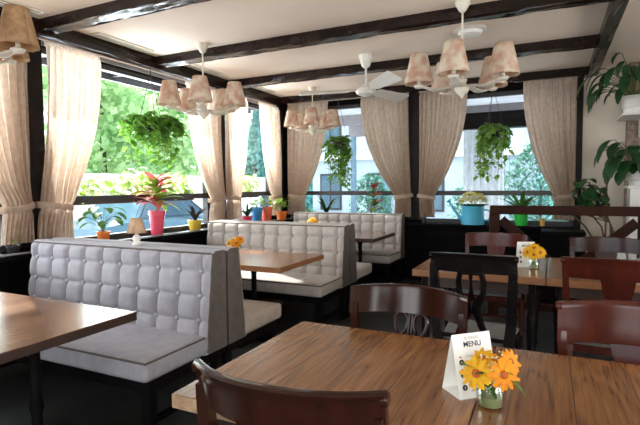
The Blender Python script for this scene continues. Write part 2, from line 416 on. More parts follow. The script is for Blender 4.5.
def chandelier(loc, label, n_arm=5, a0=0, zb=2.12, R_=.33, shade=M_shade, with_group=True):
    t = thing('chandelier', label, 'chandelier', loc, 0, None)
    z = zb-loc[2]
    MB().lathe([(0, 0), (.055, 0), (.058, -.02), (.03, -.07), (.014, -.085), (0, -.085)], 20).build('ceiling_rose', M_cream, t, True)
    MB().tube([(0, 0, -.08), (0, 0, z+.1)], .007, 8).build('rod', M_cream, t)
    MB().lathe([(0, .13), (.018, .12), (.022, .09), (.04, .07), (.03, .04), (.05, .02), (.06, 0), (.045, -.03), (.02, -.05), (.008, -.07), (0, -.075)], 20, (0, 0, z)).build('hub', M_cream, t, True)
    for k in range(n_arm):
        a = a0+2*PI*k/n_arm; ca, sa = math.cos(a), math.sin(a)
        pts = []; rad = []
        for i in range(17):
            q = i/16; rr = .03+(R_-.01)*q
            pts.append((ca*rr, sa*rr, z+.012*math.sin(q*PI*2.6+.4)+.02*q)); rad.append((.026+.022*math.sin(q*PI)+.006*math.sin(q*14), .010))
        arm = MB().tube(pts, rad, 10).build('arm', M_cream, t, True)
        ex, ey, ez = pts[-2]; ex, ey = ca*R_, sa*R_
        MB().lathe([(0, -.02), (.03, -.012), (.042, .006), (.03, .012), (.014, .02), (.014, .07), (0, .07)], 14, (ex, ey, ez)).build('candle_cup', M_cream, arm, True)
        def sh(i, j):
            aa = 2*PI*i; rr = .115-.050*j; zz = ez+.025+.225*j
            if j == 0: zz -= .006*abs(math.sin(aa*6))
            return Vector((ex+rr*math.cos(aa), ey+rr*math.sin(aa), zz))
        s = MB().grid(sh, 28, 6).build('lamp_shade', shade, t, True)
        so = s.modifiers.new('thick', 'SOLIDIFY'); so.thickness = .003
        MB().lathe([(.014, .07), (.026, .11), (.024, .15), (0, .17)], 12, (ex, ey, ez)).build('bulb', M_white, t, True)
    return t
chandelier((-3.16, 3.88, ZC), 'cream chandelier with floral shades in front of the left windows', 5, R(-56), 2.13, .33)
chandelier((-3.12, 6.25, ZC), 'cream chandelier with floral shades in the far left corner of the room', 5, R(-66), 2.18, .31)
chandelier((-.64, 3.9, ZC), 'cream chandelier with floral shades hanging right of the ceiling fan', 5, R(-91), 2.13, .33)
chandelier((-3.12, 1.70, ZC), 'chandelier cut by the upper left edge, only its tan shade showing', 5, R(30), 2.17, .28, M_shade_plain)

t = thing('ceiling_fan', 'white three blade ceiling fan hanging left of the right chandelier', 'fan', (-1.84, 5.0, ZC))
MB().lathe([(0, 0), (.075, 0), (.08, -.02), (.045, -.12), (.02, -.14), (0, -.14)], 24).build('canopy', M_white, t, True)
MB().tube([(0, 0, -.13), (0, 0, -.33)], .011, 10).build('rod', M_white, t)
MB().lathe([(0, -.31), (.03, -.315), (.05, -.34), (.10, -.36), (.115, -.39), (.10, -.42), (.05, -.44), (0, -.445)], 28).build('motor', M_white, t, True)
for az in (192, 72, -48):
    M_ = Matrix.Rotation(R(az), 4, 'Z') @ Matrix.Translation((0, 0, -.375)) @ Matrix.Rotation(R(-24), 4, 'X')
    out = [(.09, .02), (.16, .022), (.2, .06), (.72, .09), (.75, .07), (.75, -.07), (.72, -.085), (.2, -.06), (.16, -.022), (.09, -.02)]
    vs = [M_ @ Vector((x, y, z)) for z in (-.004, .004) for x, y in out]; n = len(out)
    mb = MB(); mb.add(vs, [tuple(range(n))[::-1], tuple(range(n, 2*n))]+[(i, (i+1) % n, (i+1) % n+n, i+n) for i in range(n)])
    mb.build('blade', M_white, t)

# ------------------------------------------------------------------ curtains
def curtain(label, axis, pos, top, tie, bot, nf=9, ztop=2.60, ztie=1.22, zbot=.93, seed=0, sign=1):
    """top/tie/bot = (edge a, edge b) along the wall; pos = distance plane; sign = into the room"""
    t = thing('curtain', label, 'curtain', (pos, (top[0]+top[1])/2, 0) if axis == 'x' else ((top[0]+top[1])/2, pos, 0), 0, 'tied back window curtains')
    c = (top[0]+top[1])/2; rnd = random.Random(seed); ph = [rnd.uniform(-.5, .5) for _ in range(nf+2)]
    wt = top[1]-top[0]
    def pt(u, v):      # v 0 top .. 1 bottom
        z = ztop+(zbot-ztop)*v
        k = (ztop-z)/(ztop-ztie)
        if z >= ztie:
            s = k**2.1
            s0 = s; s1 = s
            a = top[0]+(tie[0]-top[0])*s0; b = top[1]+(tie[1]-top[1])*s1
            # a hanging swag bulges outwards before being drawn in
        else:
            s = ((ztie-z)/(ztie-zbot))**.7
            a = tie[0]+(bot[0]-tie[0])*s; b = tie[1]+(bot[1]-tie[1])*s
        w = b-a
        p = a+w*u
        f = u*nf; i = int(f); wob = ph[min(i, nf)]*.35
        amp = .026+.034*min(1, k)*(1 if z >= ztie else .8); 
        if abs(z-ztie) < .05: amp *= .6
        n = math.sin(2*PI*(f+wob*math.sin(v*3)))*amp*.8+math.sin(2*PI*f*2.3+seed)*.006
        if v < .02: n *= .5
        # gathered heading
        off = .066+n+.05*math.exp(-((z-ztie)/.12)**2)*math.sin(PI*u)
        off = max(off, .008)
        return Vector((sign*off, p-c, z)) if axis == 'x' else Vector((p-c, sign*off, z))
    o = MB().grid(pt, nf*8, 44).build('drape', M_curtain, t, True)
    # header ruffle above the rod line
    def hd(u, v):
        p = top[0]+wt*u-c; n = math.sin(2*PI*nf*2*u)*.012
        z = ztop-.01+.045*v
        return Vector((sign*(.05+n), p, z)) if axis == 'x' else Vector((p, sign*(.05+n), z))
    MB().grid(hd, nf*10, 2).build('header', M_curtain, t, True)
    # tieback band looped round the gathered cloth and hooked to the post
    a, b = tie; pts = []
    for i in range(24):
        th = 2*PI*i/24; p = (a+b)/2-c+((b-a)/2+.022)*math.cos(th); q = .055+.085*math.sin(th)
        zz = ztie+.02*math.cos(th)*(1 if abs(a-top[0]) < abs(b-top[1]) else -1)*-1
        q = max(q, .012)
        pts.append((sign*q, p, zz) if axis == 'x' else (p, sign*q, zz))
    MB().tube(pts, [(.009, .028)]*24, 8, closed=True).build('tieback', M_curtain, t, True)
    return t
X0 = XL+.07
curtain('left wall curtain cut by the left edge of the photo', 'x', X0, (2.02, 2.58), (2.34, 2.56), (2.30, 2.58), 8, seed=1)
curtain('broad sunlit left wall curtain just right of the first dark post', 'x', X0, (2.74, 3.30), (2.64, 2.92), (2.60, 2.94), 9, seed=2)
curtain('left wall curtain behind the left chandelier, left of the slim post', 'x', X0, (4.50, 5.16), (4.93, 5.17), (4.88, 5.18), 9, seed=3)
curtain('left wall curtain just right of the slim post behind the left chandelier', 'x', X0, (5.26, 5.78), (5.27, 5.52), (5.25, 5.56), 8, seed=4)
curtain('last left wall curtain before the room corner', 'x', X0, (6.08, 6.66), (6.42, 6.64), (6.38, 6.66), 8, seed=5)
Y0 = YF-.07
curtain('far wall curtain behind the corner chandelier', 'y', Y0, (-3.80, -3.10), (-3.78, -3.52), (-3.80, -3.50), 9, 2.64, seed=6, sign=-1)
curtain('far wall curtain below the fan, left of the middle post', 'y', Y0, (-2.56, -1.84), (-2.02, -1.80), (-2.04, -1.80), 10, 2.64, seed=7, sign=-1)
curtain('far wall curtain right of the middle post, drawn to the left', 'y', Y0, (-1.68, -1.03), (-1.68, -1.48), (-1.66, -1.46), 10, 2.64, seed=8, sign=-1)
curtain('far wall curtain at the right end, against the cream wall', 'y', Y0, (-.34, .27), (.04, .27), (.02, .27), 9, 2.66, seed=9, sign=-1)
def rod(label, p0, p1):
    t = tag(MB().tube([p0, p1], .010, 8).build('curtain_rod', M_rod, None, True), label, 'curtain rod', 'curtain rods')
rod('pale curtain rod along the left wall above the nearest window', (X0+.03, 1.0, 2.655), (X0+.03, 2.65, 2.655))
rod('pale curtain rod along the left wall over the hanging basket', (X0+.03, 2.70, 2.655), (X0+.03, 5.15, 2.655))
rod('pale curtain rod along the left wall nearest the far corner', (X0+.03, 5.25, 2.655), (X0+.03, 6.62, 2.655))
rod('pale curtain rod on the far wall left of the middle post', (-3.82, Y0-.03, 2.69), (-1.84, Y0-.03, 2.69))
rod('pale curtain rod on the far wall right of the middle post', (-1.70, Y0-.03, 2.69), (-.95, Y0-.03, 2.69))
rod('short pale curtain rod at the right end of the far wall', (-.45, Y0-.03, 2.71), (.33, Y0-.03, 2.71))

# ------------------------------------------------------------------ booth benches
def bench(label, x0, x1, group, col, side_col, nb=10, ztop=.97, seat_z=.48, buttons=True):
    """faces -Y; origin at floor under the seat front, centre of its length"""
    w = (x1-x0)/2
    t = thing('booth_bench', label, 'bench', (0,0,0), 0, group)
    c = MB(); c.box(-w, w, 0, .54, seat_z-.12, seat_z, bev=.03); c.build('seat_cushion', col, t, True)
    pts = [(-w+.01, .006, seat_z-.012), (w-.01, .006, seat_z-.012)]
    MB().tube(pts, .006, 6).tube([(w-.006, .0, seat_z-.012), (w-.006, .48, seat_z-.012)], .006, 6).build('piping', side_col, t, True)
    zb = .36
    # backrest : slanted tufted face, vertical rear
    def face(z): return .50+.07*(z-zb)/(ztop-zb)     # y of the front plane
    yb = .69
    rows = [ztop-.11, ztop-.26, ztop-.41]
    mx = .075; cols = [-w+mx+(2*w-2*mx)*i/(nb-1) for i in range(nb)]; sp = cols[1]-cols[0]
    nx = (nb+1)*14; nz = 64
    def tuft(x, z):
        edge = min(1, (x+w)/.03, (w-x)/.03, (ztop-z)/.035); edge = max(0, edge)
        u = abs(math.sin(PI*(x-cols[0])/sp)); v = abs(math.sin(PI*(z-rows[0])/.15)) if z < rows[0]+.075 else 1
        du = math.asin(min(1, u))/PI*sp; dv = (math.asin(min(1, v))/PI*.15) if z < rows[0]+.075 else .075
        h = .004+.030*(1-.95*math.exp(-(du/.016)**1.3))*(1-.45*math.exp(-(dv/.018)**1.5))+.006*u*v
        for cx in cols:
            if abs(cx-x) < .06:
                for rz_ in rows:
                    d2 = (cx-x)**2+(rz_-z)**2
                    h -= .010*math.exp(-d2/.00045)
        return h*math.sqrt(edge)
    mb = MB()
    def fp(i, j):
        x = -w+2*w*i; z = zb+(ztop-zb)*j
        return Vector((x, face(z)-tuft(x, z), z))
    mb.grid(fp, nx, nz)
    o = mb.build('backrest', col, t, True)
    # shell : sides, top and rear
    sh = MB(); pr_ = [(.50, zb), (.57, ztop), (.585, ztop+.012), (yb-.02, ztop+.012), (yb, ztop), (yb, zb)]
    n = len(pr_); vs = [Vector((-w, y, z)) for y, z in pr_]+[Vector((w, y, z)) for y, z in pr_]
    sh.add(vs, [tuple(range(n)), tuple(range(2*n-1, n-1, -1))]+[(i, i+n, (i+1) % n+n, (i+1) % n) for i in range(1, n)])
    s = sh.build('back_shell', [side_col, col], t); fixn(s)
    for p in s.data.polygons:
        if p.normal.z > .5: p.material_index = 1
    MB().tube([(-w+.008, .562, ztop-.002), (w-.008, .562, ztop-.002)], .007, 6).tube([(w-.004, .497, zb+.01), (w-.004, .566, ztop)], .007, 6).build('piping', side_col, t, True)
    if buttons:
        b = MB().lathe([(0, .010), (.008, .008), (.014, .001), (.015, -.006), (.012, -.02)], 10, M=Matrix.Rotation(R(90), 4, 'X')); first = None
        for rz_ in rows:
            for cx in cols:
                loc = (cx, face(rz_)-.017, rz_)
                if first is None: first = b.build('button', M_button, t, True, loc)
                else:
                    q = first.copy(); COL.objects.link(q); q.parent = t; q.location = loc
    # black base frame on square legs
    MB().box(-w+.03, w-.03, .05, .10, .29, .355).box(-w+.03, w-.03, .62, .67, .29, .355).box(-w+.03, -w+.08, .10, .62, .29, .355).box(w-.08, w-.03, .10, .62, .29, .355).box(-w+.04, w-.04, .45, .70, .30, .358).build('base_frame', M_black, t)
    for sx in (-w+.03, w-.09):
        for sy in (.05, .62): MB().box(sx, sx+.06, sy, sy+.06, 0, .29, bev=.004).build('leg', M_black, t)
        MB().box(sx+.015, sx+.045, .11, .62, .10, .13).build('stretcher', M_black, t)
    return t
BX0, BX1 = -3.58, -1.86; bc = (BX0+BX1)/2; G = 'tufted booth benches down the left side'
b1 = bench('nearest pale grey tufted bench facing the camera, behind the left edge table', BX0, BX1, G, M_uph, M_taupe)
b1.location = (bc, 1.78, 0)
b2 = bench('beige tufted bench facing the camera behind the second booth table', BX0, BX1, G, M_uph2, M_taupe)
b2.location = (bc, 3.87, 0)
b3 = bench('farthest tufted bench, in the corner under the far windows', BX0, BX1, G, M_uph2, M_taupe)
b3.location = (bc, 5.93, 0)
r1 = copy_tree(b1, (bc, 1.78+1.40, 0), PI, 'taupe sided bench turned away, back to back with the nearest tufted bench')
r2 = copy_tree(b2, (bc, 3.87+1.40, 0), PI, 'bench turned away, back to back with the second tufted bench')

for c in kids(r1):
    if c.name.startswith(('seat_cushion', 'backrest')): c.data = c.data.copy(); c.data.materials[0] = M_uph_shaded  # seat and back recoloured to carry their painted shade
# ------------------------------------------------------------------ tables
def table(label, x0, x1, y0, y1, top_m, edge_m, th=.045, base='pedestal', legs=None, group=None, h=.75):
    cx, cy = (x0+x1)/2, (y0+y1)/2; wx, wy = (x1-x0)/2, (y1-y0)/2
    t = thing('dining_table', label, 'table', (cx, cy, 0), 0, group)
    mb = MB(); mb.box(-wx, wx, -wy, wy, h-th, h, bev=.004); o = mb.build('tabletop', [top_m, edge_m], t)
    for p in o.data.polygons:
        if p.normal.z < .6: p.material_index = 1
    if base == 'pedestal':
        for px in (legs or [0]):
            MB().lathe([(.035, 0), (.035, .02), (.026, .04), (.024, .3), (.032, .34), (.024, .38), (.024, .6), (.04, h-th-.03), (.04, h-th-.02)], 16, (px, 0, 0)).build('pedestal', M_black, t, True)
            MB().box(px-.22, px+.22, -.03, .03, h-th-.02, h-th).box(px-.03, px+.03, -.2, .2, h-th-.02, h-th).build('bracket', M_black, t)
            MB().box(px-.03, px+.03, -.26, .26, 0, .03, bev=.01).box(px-.24, px+.24, -.03, .03, 0, .03, bev=.01).build('foot', M_black, t)
    else:
        MB().box(-wx+.06, wx-.06, -wy+.06, -wy+.085, h-th-.08, h-th).box(-wx+.06, wx-.06, wy-.085, wy-.06, h-th-.08, h-th).box(-wx+.06, -wx+.085, -wy+.085, wy-.085, h-th-.08, h-th).box(wx-.085, wx-.06, -wy+.085, wy-.085, h-th-.08, h-th).build('apron', M_edge_dark, t)
        for sx in (-1, 1):
            for sy in (-1, 1):
                MB().lathe([(.018, 0), (.026, .03), (.02, .06), (.03, .25), (.033, .45), (.022, .5), (.034, .54), (.034, h-th)], 14, (sx*(wx-.085), sy*(wy-.085), 0)).build('leg', M_ebony, t, True)
    return t
table('glossy plank table at the left edge in front of the nearest bench', -3.40, -1.885, 1.08, 1.76, M_table2, M_edge_dark, .045, legs=[-.5, .45])
table('booth table between the nearest and second tufted benches', -3.45, -1.88, 3.17, 3.98, M_table, M_edge_orange, .045, legs=[-.5, .28])
table('farthest booth table in front of the corner bench', -3.45, -1.88, 5.36, 6.22, M_table2, M_edge_dark, .045, legs=[-.5, .45])
table('foreground plank table with pale left edge, chair tucked at its near side', -1.035, -.187, 1.09, 1.955, M_table, M_table_end, .045, legs=[0])
table('foreground plank table filling the lower right, under the yellow flowers', -.183, .665, 1.09, 1.955, M_table, M_edge_orange, .045, legs=[0])
table('plank table in front of the railing, black chair at its near side', -.93, -.02, 3.52, 4.55, M_table, M_edge_orange, .05, 'legs')
table('plank table at the right edge in front of the railing', -.016, .89, 3.52, 4.55, M_table, M_edge_orange, .05, 'legs')

# ------------------------------------------------------------------ chairs (sitter faces +Y, back at -Y)
def chair(label, m, splat='loops', rail_h=.10, htop=.90, wid=.52, curve=.10, group='wooden restaurant chairs', roll_top=True, lw=1.):
    t = thing('dining_chair', label, 'chair', (0,0,0), 0, group)
    w = wid/2; yb = -.225
    # seat
    def outl(s): return [(-w*.80*s, -.20*s), (w*.80*s, -.20*s), (w*.96*s, .20*s), (w*.6*s, .245*s), (-w*.6*s, .245*s), (-w*.96*s, .20*s)]
    def slab(z0, z1, s, puff=0):
        mb = MB(); o = outl(s); n = 6; vs = []; lay = [(z0, 1), (z1-.008, 1), (z1, .94)]
        if puff: lay.append((z1+puff*.8, .75)); lay.append((z1+puff, .4))
        for z, k in lay: vs += [Vector((x*k, y*k, z)) for x, y in o]
        fs = [tuple(range(n))[::-1], tuple((len(lay)-1)*n+k for k in range(n))]
        for i in range(len(lay)-1): fs += [(i*n+k, i*n+(k+1) % n, (i+1)*n+(k+1) % n, (i+1)*n+k) for k in range(n)]
        mb.add(vs, fs); return mb
    slab(.385, .43, 1).build('seat_frame', m, t, False)
    slab(.43, .455, .95, .018).build('seat', M_seatgrey, t, True)
    # rail : curved in plan, ends towards the sitter
    zt = htop; zb_ = htop-rail_h
    def cy_(x): return yb-.03-curve*.5+curve*(abs(x)/w)**2.2
    n = 28
    mb = MB(); prof = [(-.011, 0), (-.012, .55), (-.014, .82), (-.022, .9), (-.024, .97), (-.014, 1.0), (.006, 1.0), (.012, .95), (.011, .85), (.011, 0)]
    k = len(prof); vs = []
    for i in range(n+1):
        x = -w+2*w*i/n; e = (abs(x)/w)**3
        for (d, hh) in prof:
            lean = -.02*hh
            arch = .012*(1-(x/w)**2)
            vs.append(Vector((x, cy_(x)+d+lean, zb_+(zt-zb_)*hh+arch*(1 if hh > .5 else .6))))
    fs = [(i*k+j, i*k+(j+1) % k, (i+1)*k+(j+1) % k, (i+1)*k+j) for i in range(n) for j in range(k)]
    fs += [tuple(range(k))[::-1], tuple(n*k+j for j in range(k))]
    mb.add(vs, fs)
    rl = mb.build('top_rail', m, t, True); fixn(rl)
    yr = cy_(w)-.02
    if roll_top:      # scroll ends
        for s in (-1, 1):
            M_ = Matrix.Translation((s*(w-.004), yr-.004, zt-.018)) @ Matrix.Rotation(PI/2, 4, 'Y')
            MB().lathe([(0, -.012), (.016, -.012), (.019, 0), (.016, .012), (0, .012)], 16, M=M_).build('rail_scroll', m, t, True)
    for s in (-1, 1):
        x = s*(w-.02)
        MB().tube([(x*.95, yb-.07, 0), (x*.92, yb-.02, .25), (x*.90, yb+.015, .43), (x*.96, yb+.02, .58), (x, cy_(x)-.0, zb_-.01), (x, cy_(x)-.008, zb_+.05)],
                  [v*lw for v in (.022, .027, .030, .028, .025, .022)], 4, sq=True).build('leg', m, t)
        MB().tube([(x*.98, .185, .40), (x*.99, .195, .2), (x*1.0, .205, 0)], [.024, .020, .015], 8).build('leg', m, t, True)
        MB().tube([(x*.93, yb-.0, .2), (x*.98, .19, .2)], .010, 6).build('stretcher', m, t)
    MB().tube([(-w*.85, yb+.01, .47), (w*.85, yb+.01, .47)], (.014), 4, sq=True).build('lower_back_rail', m, t)
    MB().tube([(-w*.9, .0, .2), (w*.9, .0, .2)], .010, 6).build('stretcher', m, t)
    ym = cy_(0); y0, y1, z0, z1 = yb+.01, ym, .47, zb_+.015
    def P3(x, v): return (x, y0+(y1-y0)*v, z0+(z1-z0)*v)
    if splat == 'loops':       # lyre with two loops under the rail
        s_ = MB()
        for s in (-1, 1):
            pts = [P3(s*(.058+.038*math.sin(a)), .74+.20*math.cos(a)) for a in [2*PI*i/20 for i in range(20)]]
            pts = [P3(s*(.046+(.030+.010*math.sin(a))*math.cos(a)), .80+.17*math.sin(a)) for a in [2*PI*i/22 for i in range(22)]]
            s_.tube(pts, [(.009, .008)]*22, 6, closed=True)
            s_.tube([P3(s*.040, .64), P3(s*.014, .50), P3(s*.014, .3), P3(s*.045, 0)], [.009, .013, .015, .012], 6)
            s_.tube([P3(s*.008, .5), P3(s*.007, .96)], [.009, .008], 6)
        s_.build('splat', m, t, True)
    elif splat == 'lyre':
        s_ = MB()
        for s in (-1, 1):
            s_.tube([P3(s*.058, 1), P3(s*.072, .84), P3(s*.064, .66), P3(s*.03, .52), P3(s*.026, .42), P3(s*.05, .22), P3(s*.085, 0)], [.017, .017, .019, .024, .026, .022, .019], 6)
        s_.tube([P3(0, 1), P3(0, .82), P3(0, .58)], [.016, .006, .02], 6)
        s_.tube([P3(-.07, .98), P3(.07, .98)], .014, 6)
        s_.build('splat', m, t, True)
    else:
        s_ = MB(); ol = [(-.085, 1), (-.075, .8), (-.055, .6), (-.045, .4), (-.06, .15), (-.07, 0), (.07, 0), (.06, .15), (.045, .4), (.055, .6), (.075, .8), (.085, 1)]
        if splat == 'panel': ol = [(x*1.0, v) for x, v in ol]
        vs = [Vector(P3(x, v)) for x, v in ol]; n = len(ol)
        vs = [v+Vector((0, -.008, 0)) for v in vs]+[v+Vector((0, .008, 0)) for v in vs]
        s_.add(vs, [(0, 1, 10, 11), (1, 2, 9, 10), (2, 3, 8, 9), (3, 4, 7, 8), (4, 5, 6, 7)]+[(n+a, n+b, n+c, n+d) for a, b, c, d in ((11, 10, 1, 0), (10, 9, 2, 1), (9, 8, 3, 2), (8, 7, 4, 3), (7, 6, 5, 4))]+[(i, i+n, (i+1) % n+n, (i+1) % n) for i in range(n)])
        fixn(s_.build('splat', m, t))
    return t
c1 = chair('mahogany chair in the foreground, its curved back rail toward the camera', M_mahog, 'panel', .11, .91, .53, .105)
c1.location = (-.605, 1.245, 0); c1.rotation_euler = (0, 0, R(2))
c2 = chair('dark chair with looped splat across the foreground table', M_mahog, 'loops', .125, .895, .55, .10, roll_top=False)
c2.location = (-.60, 1.90, 0); c2.rotation_euler = (0, 0, PI+R(-3))
c3 = chair('black lacquered chair with lyre splat, back toward the camera', M_ebony, 'lyre', .11, .975, .49, .07, lw=1.35)
c3.location = (-.40, 3.14, 0); c3.rotation_euler = (0, 0, R(-2))
c4 = chair('red brown chair behind the railing side table, left of the flower jar', M_mahog_red, 'panel', .12, .915, .55, .05, roll_top=False)
c4.location = (-.46, 4.52, 0); c4.rotation_euler = (0, 0, PI)
c5 = chair('dark red brown chair farthest right, backing onto the railing', M_mahog, 'panel', .12, .92, .55, .05)
c5.location = (.43, 4.40, 0); c5.rotation_euler = (0, 0, PI)
c6 = chair('red mahogany chair with rounded rail, back toward the camera at right', M_mahog_red, 'panel', .12, .955, .56, .07)
c6.location = (.36, 3.37, 0); c6.rotation_euler = (0, 0, R(-3))
c7 = chair('mahogany chair with scrolled rail end behind the lower right table', M_mahog_red, 'panel', .17, .885, .56, .07)
c7.location = (.315, 1.995, 0); c7.rotation_euler = (0, 0, PI)

# ------------------------------------------------------------------ wooden railing
t = thing('railing', 'dark timber railing with crossed braces behind the right hand tables', 'railing', (.09, 5.3, 0))
MB().box(-.66, 1.9, -.04, .04, 1.075, 1.165, bev=.008).build('top_rail', M_rail, t)
for x in (-.615, .70, 1.86): MB().box(x-.05, x+.05, -.038, .038, 0, 1.073, bev=.006).build('post', M_rail, t)
def brace(a, b):
    v = Vector((b[0]-a[0], 0, b[1]-a[1])); ang = math.atan2(v.z, v.x)
    M_ = Matrix.Translation(((a[0]+b[0])/2, 0, (a[1]+b[1])/2)) @ Matrix.Rotation(-ang, 4, 'Y')
    return MB().box(-v.length/2, v.length/2, -.022, .022, -.045, .045, M_)
brace((-.55, 1.02), (.0, .52)).build('brace', M_rail, t); brace((.64, 1.02), (.09, .52)).build('brace', M_rail, t)
brace((.76, 1.02), (1.8, .2)).build('brace', M_rail, t)
MB().box(-.565, .648, -.03, .03, .44, .51).box(-.565, .648, -.03, .03, .10, .17).build('lower_rail', M_rail, t)

# ------------------------------------------------------------------ menu cards, vases, flowers
def txt(s, size, m, parent, M_, bold=0):
    cu_ = bpy.data.curves.new('lettering', 'FONT'); cu_.body = s; cu_.size = size; cu_.align_x = 'CENTER'; cu_.extrude = .0002; cu_.offset = bold
    o = bpy.data.objects.new('lettering', cu_); COL.objects.link(o)
    dg = bpy.context.evaluated_depsgraph_get(); me = bpy.data.meshes.new_from_object(o.evaluated_get(dg))
    bpy.data.objects.remove(o); q = bpy.data.objects.new('lettering', me); COL.objects.link(q); me.materials.clear(); me.materials.append(m)
    me.transform(M_); q.parent = parent; return q
def menu(label, loc, rz, w=.135, h=.175, d=.075, full=True):
    t = thing('menu_card', label, 'menu card', loc, rz, 'folded white menu cards')
    th = math.atan2(d/2, h); L_ = math.hypot(d/2, h)
    F_ = Matrix.Translation((0, -d/2, 0)) @ Matrix.Rotation(-th, 4, 'X')
    B_ = Matrix.Translation((0, d/2, 0)) @ Matrix.Rotation(th, 4, 'X')
    MB().box(-w/2, w/2, 0, .0012, 0, L_, F_).build('front_panel', M_card, t)
    MB().box(-w/2, w/2, -.0012, 0, 0, L_, B_).build('rear_panel', M_card, t)
    MB().box(-w/2, w/2, -d/2, d/2, 0, .001).build('base_panel', M_card, t)
    TX = F_ @ Matrix.Translation((0, -.0006, 0)) @ Matrix.Rotation(PI/2, 4, 'X')
    txt('BUSINESS', .0125, M_grey_ink, t, TX @ Matrix.Translation((0, L_-.018, 0)))
    txt('MENU', .023, M_ink, t, TX @ Matrix.Translation((0, L_-.039, 0)), .0003)
    for k in range(3):
        z = L_-.082-.036*k
        cb = MB(); cb.lathe([(0, .0006), (.0085, .0006), (.0085, 0)], 18, M=TX @ Matrix.Translation((-.045, z, 0))); cb.build('bullet_mark', M_ink, t)
        MB().box(-.0009, .0009, -.003, .003, .0007, .001, TX @ Matrix.Translation((-.045, z, 0))).build('bullet_figure', M_card, t)
        MB().box(-.004, .004, -.002, .002, 0, .0006, TX @ Matrix.Translation((-.047, z+.015, 0))).build('red_mark', M_coral, t)
    ln = MB()
    for k in range(9 if full else 0):
        z = L_-.066-.0125*k
        ln.box(-.026, .05-(.012*((k*7) % 3)), -.0008, .0008, 0, .0006, TX @ Matrix.Translation((0, z, 0)))
    ln.build('printed_lines', M_grey_ink, t)
    return t
menu('white folded menu card on the foreground table behind the yellow flowers', (-.213, 1.492, .75), R(44), .135, .18, .095)
menu('small folded menu card on the railing side table behind its flower jar', (-.165, 3.99, .75), R(20), .13, .19, .08, False)
def daisy(mb_p, mb_c, c, nrm, r, n=13, w=.012):
    nrm = Vector(nrm).normalized(); a = nrm.orthogonal().normalized(); b = nrm.cross(a); c = Vector(c)
    for lay in (0, 1):
        for k in range(n):
            th = 2*PI*(k+.5*lay)/n+random.uniform(-.08, .08); d = a*math.cos(th)+b*math.sin(th)
            dd = d+nrm*(.22-.18*lay); L_ = r*random.uniform(.9, 1.05)*(1-.12*lay); base = c+d*r*.18
            dd.normalize(); sd = nrm.cross(d).normalized(); vs = []; seg = 4
            for i in range(seg+1):
                t_ = i/seg; ww = w*.5*(math.sin(PI*min(.93, .18+.72*t_)))**.6
                p = base+dd*L_*.86*t_-nrm*.18*L_*t_*t_
                vs += [p-sd*ww, p+nrm*.0012, p+sd*ww]
            mb_p.add(vs, [(i*3+q, i*3+q+1, i*3+4+q, i*3+3+q) for i in range(seg) for q in (0, 1)])
    M_ = Matrix.Translation(c) @ nrm.to_track_quat('Z', 'Y').to_matrix().to_4x4()
    mb_c.lathe([(r*.26, 0), (r*.25, r*.1), (r*.15, r*.17), (0, r*.18)], 12, M=M_)
def flower_jar(label, loc, sc, blooms, group='flower jars on the tables', whites=True):
    t = thing('flower_jar', label, 'flower vase', loc, 0, group)
    prof = [(0, .002), (.026, .002), (.034, .008), (.037, .03), (.034, .055), (.027, .068), (.028, .078)]
    MB().lathe([(r*sc, z*sc) for r, z in prof]+[((r-.002)*sc, z*sc+.001) for r, z in prof[::-1]], 28).build('jar', JAR, t, True)
    MB().lathe([(0, .004*sc), (.03*sc, .005*sc), (.033*sc, .02*sc), (.033*sc, .032*sc), (0, .033*sc)], 24).build('water', M_water, t, True)
    st = MB(); lf = MB()
    for (c, nrm, r, col) in blooms:
        p = MB(); q = MB(); c = Vector(c)*sc; daisy(p, q, c, nrm, r*sc*1.1, 9, .0135*sc)
        b = p.build('blossom', M_petal if col == 'y' else M_petal_o, t, True); q.build('flower_centre', M_disc, b, True)
        n_ = Vector(nrm).normalized()
        st.tube([(c.x*.15, c.y*.15, .01*sc), (c.x*.4, c.y*.4, .06*sc), tuple(c-n_*.012*sc), tuple(c)], .0014*sc, 5)
    for k in range(16):
        a = random.uniform(0, 2*PI); z = random.uniform(.03, .10)
        lf.leaf((math.cos(a)*.012*sc, math.sin(a)*.012*sc, z*sc), (math.cos(a), math.sin(a), .7), random.uniform(.03, .055)*sc, .014*sc, .9)
    lf.leaf((.03*sc, -.01*sc, .095*sc), (1, -.3, .1), .075*sc, .014*sc, 1.3); lf.leaf((-.03*sc, -.01*sc, .1*sc), (-1, -.3, .5), .05*sc, .03*sc, .4)
    st.build('stems', M_stem, t); lf.build('leaves', M_leaf, t, True)
    if whites:
        wf = MB()
        for k in range(34):
            a = random.uniform(0, 2*PI); rr = random.uniform(0, .03)*sc; z = random.uniform(.085, .15)*sc
            wf.lathe([(0, -.003*sc), (.004*sc, 0), (0, .003*sc)], 6, (rr*math.cos(a)+.006*sc, rr*math.sin(a)-.012*sc, z))
        wf.build('filler_blossoms', M_petal_w, t)
    return t
# camera-facing direction is roughly (0,-1,.4)
bl = [((-.032, -.030, .094), (-.35, -1, .45), .042, 'y'), ((.036, -.026, .100), (.5, -1, .35), .038, 'o'), ((.010, .004, .116), (.1, -.6, .9), .030, 'o'),
      ((-.022, .014, .122), (-.2, -.6, .8), .030, 'y'), ((.050, .006, .126), (.8, -.5, .5), .032, 'o')]
flower_jar('glass jar of yellow and orange daisies on the foreground table', (-.146, 1.412, .75), 1.06, bl)
bl2 = [((-.04, -.02, .12), (-.4, -1, .4), .042, 'y'), ((.04, -.02, .12), (.4, -1, .4), .042, 'y'), ((0, -.01, .15), (0, -.8, .8), .042, 'y'), ((0, -.04, .105), (0, -1, .2), .036, 'y')]
flower_jar('jar of yellow flowers on the table in front of the railing', (-.105, 3.90, .75), 1.05, bl2)
flower_jar('jar of orange and yellow flowers on the booth table behind the nearest bench', (-2.62, 3.62, .75), 1.15, bl)
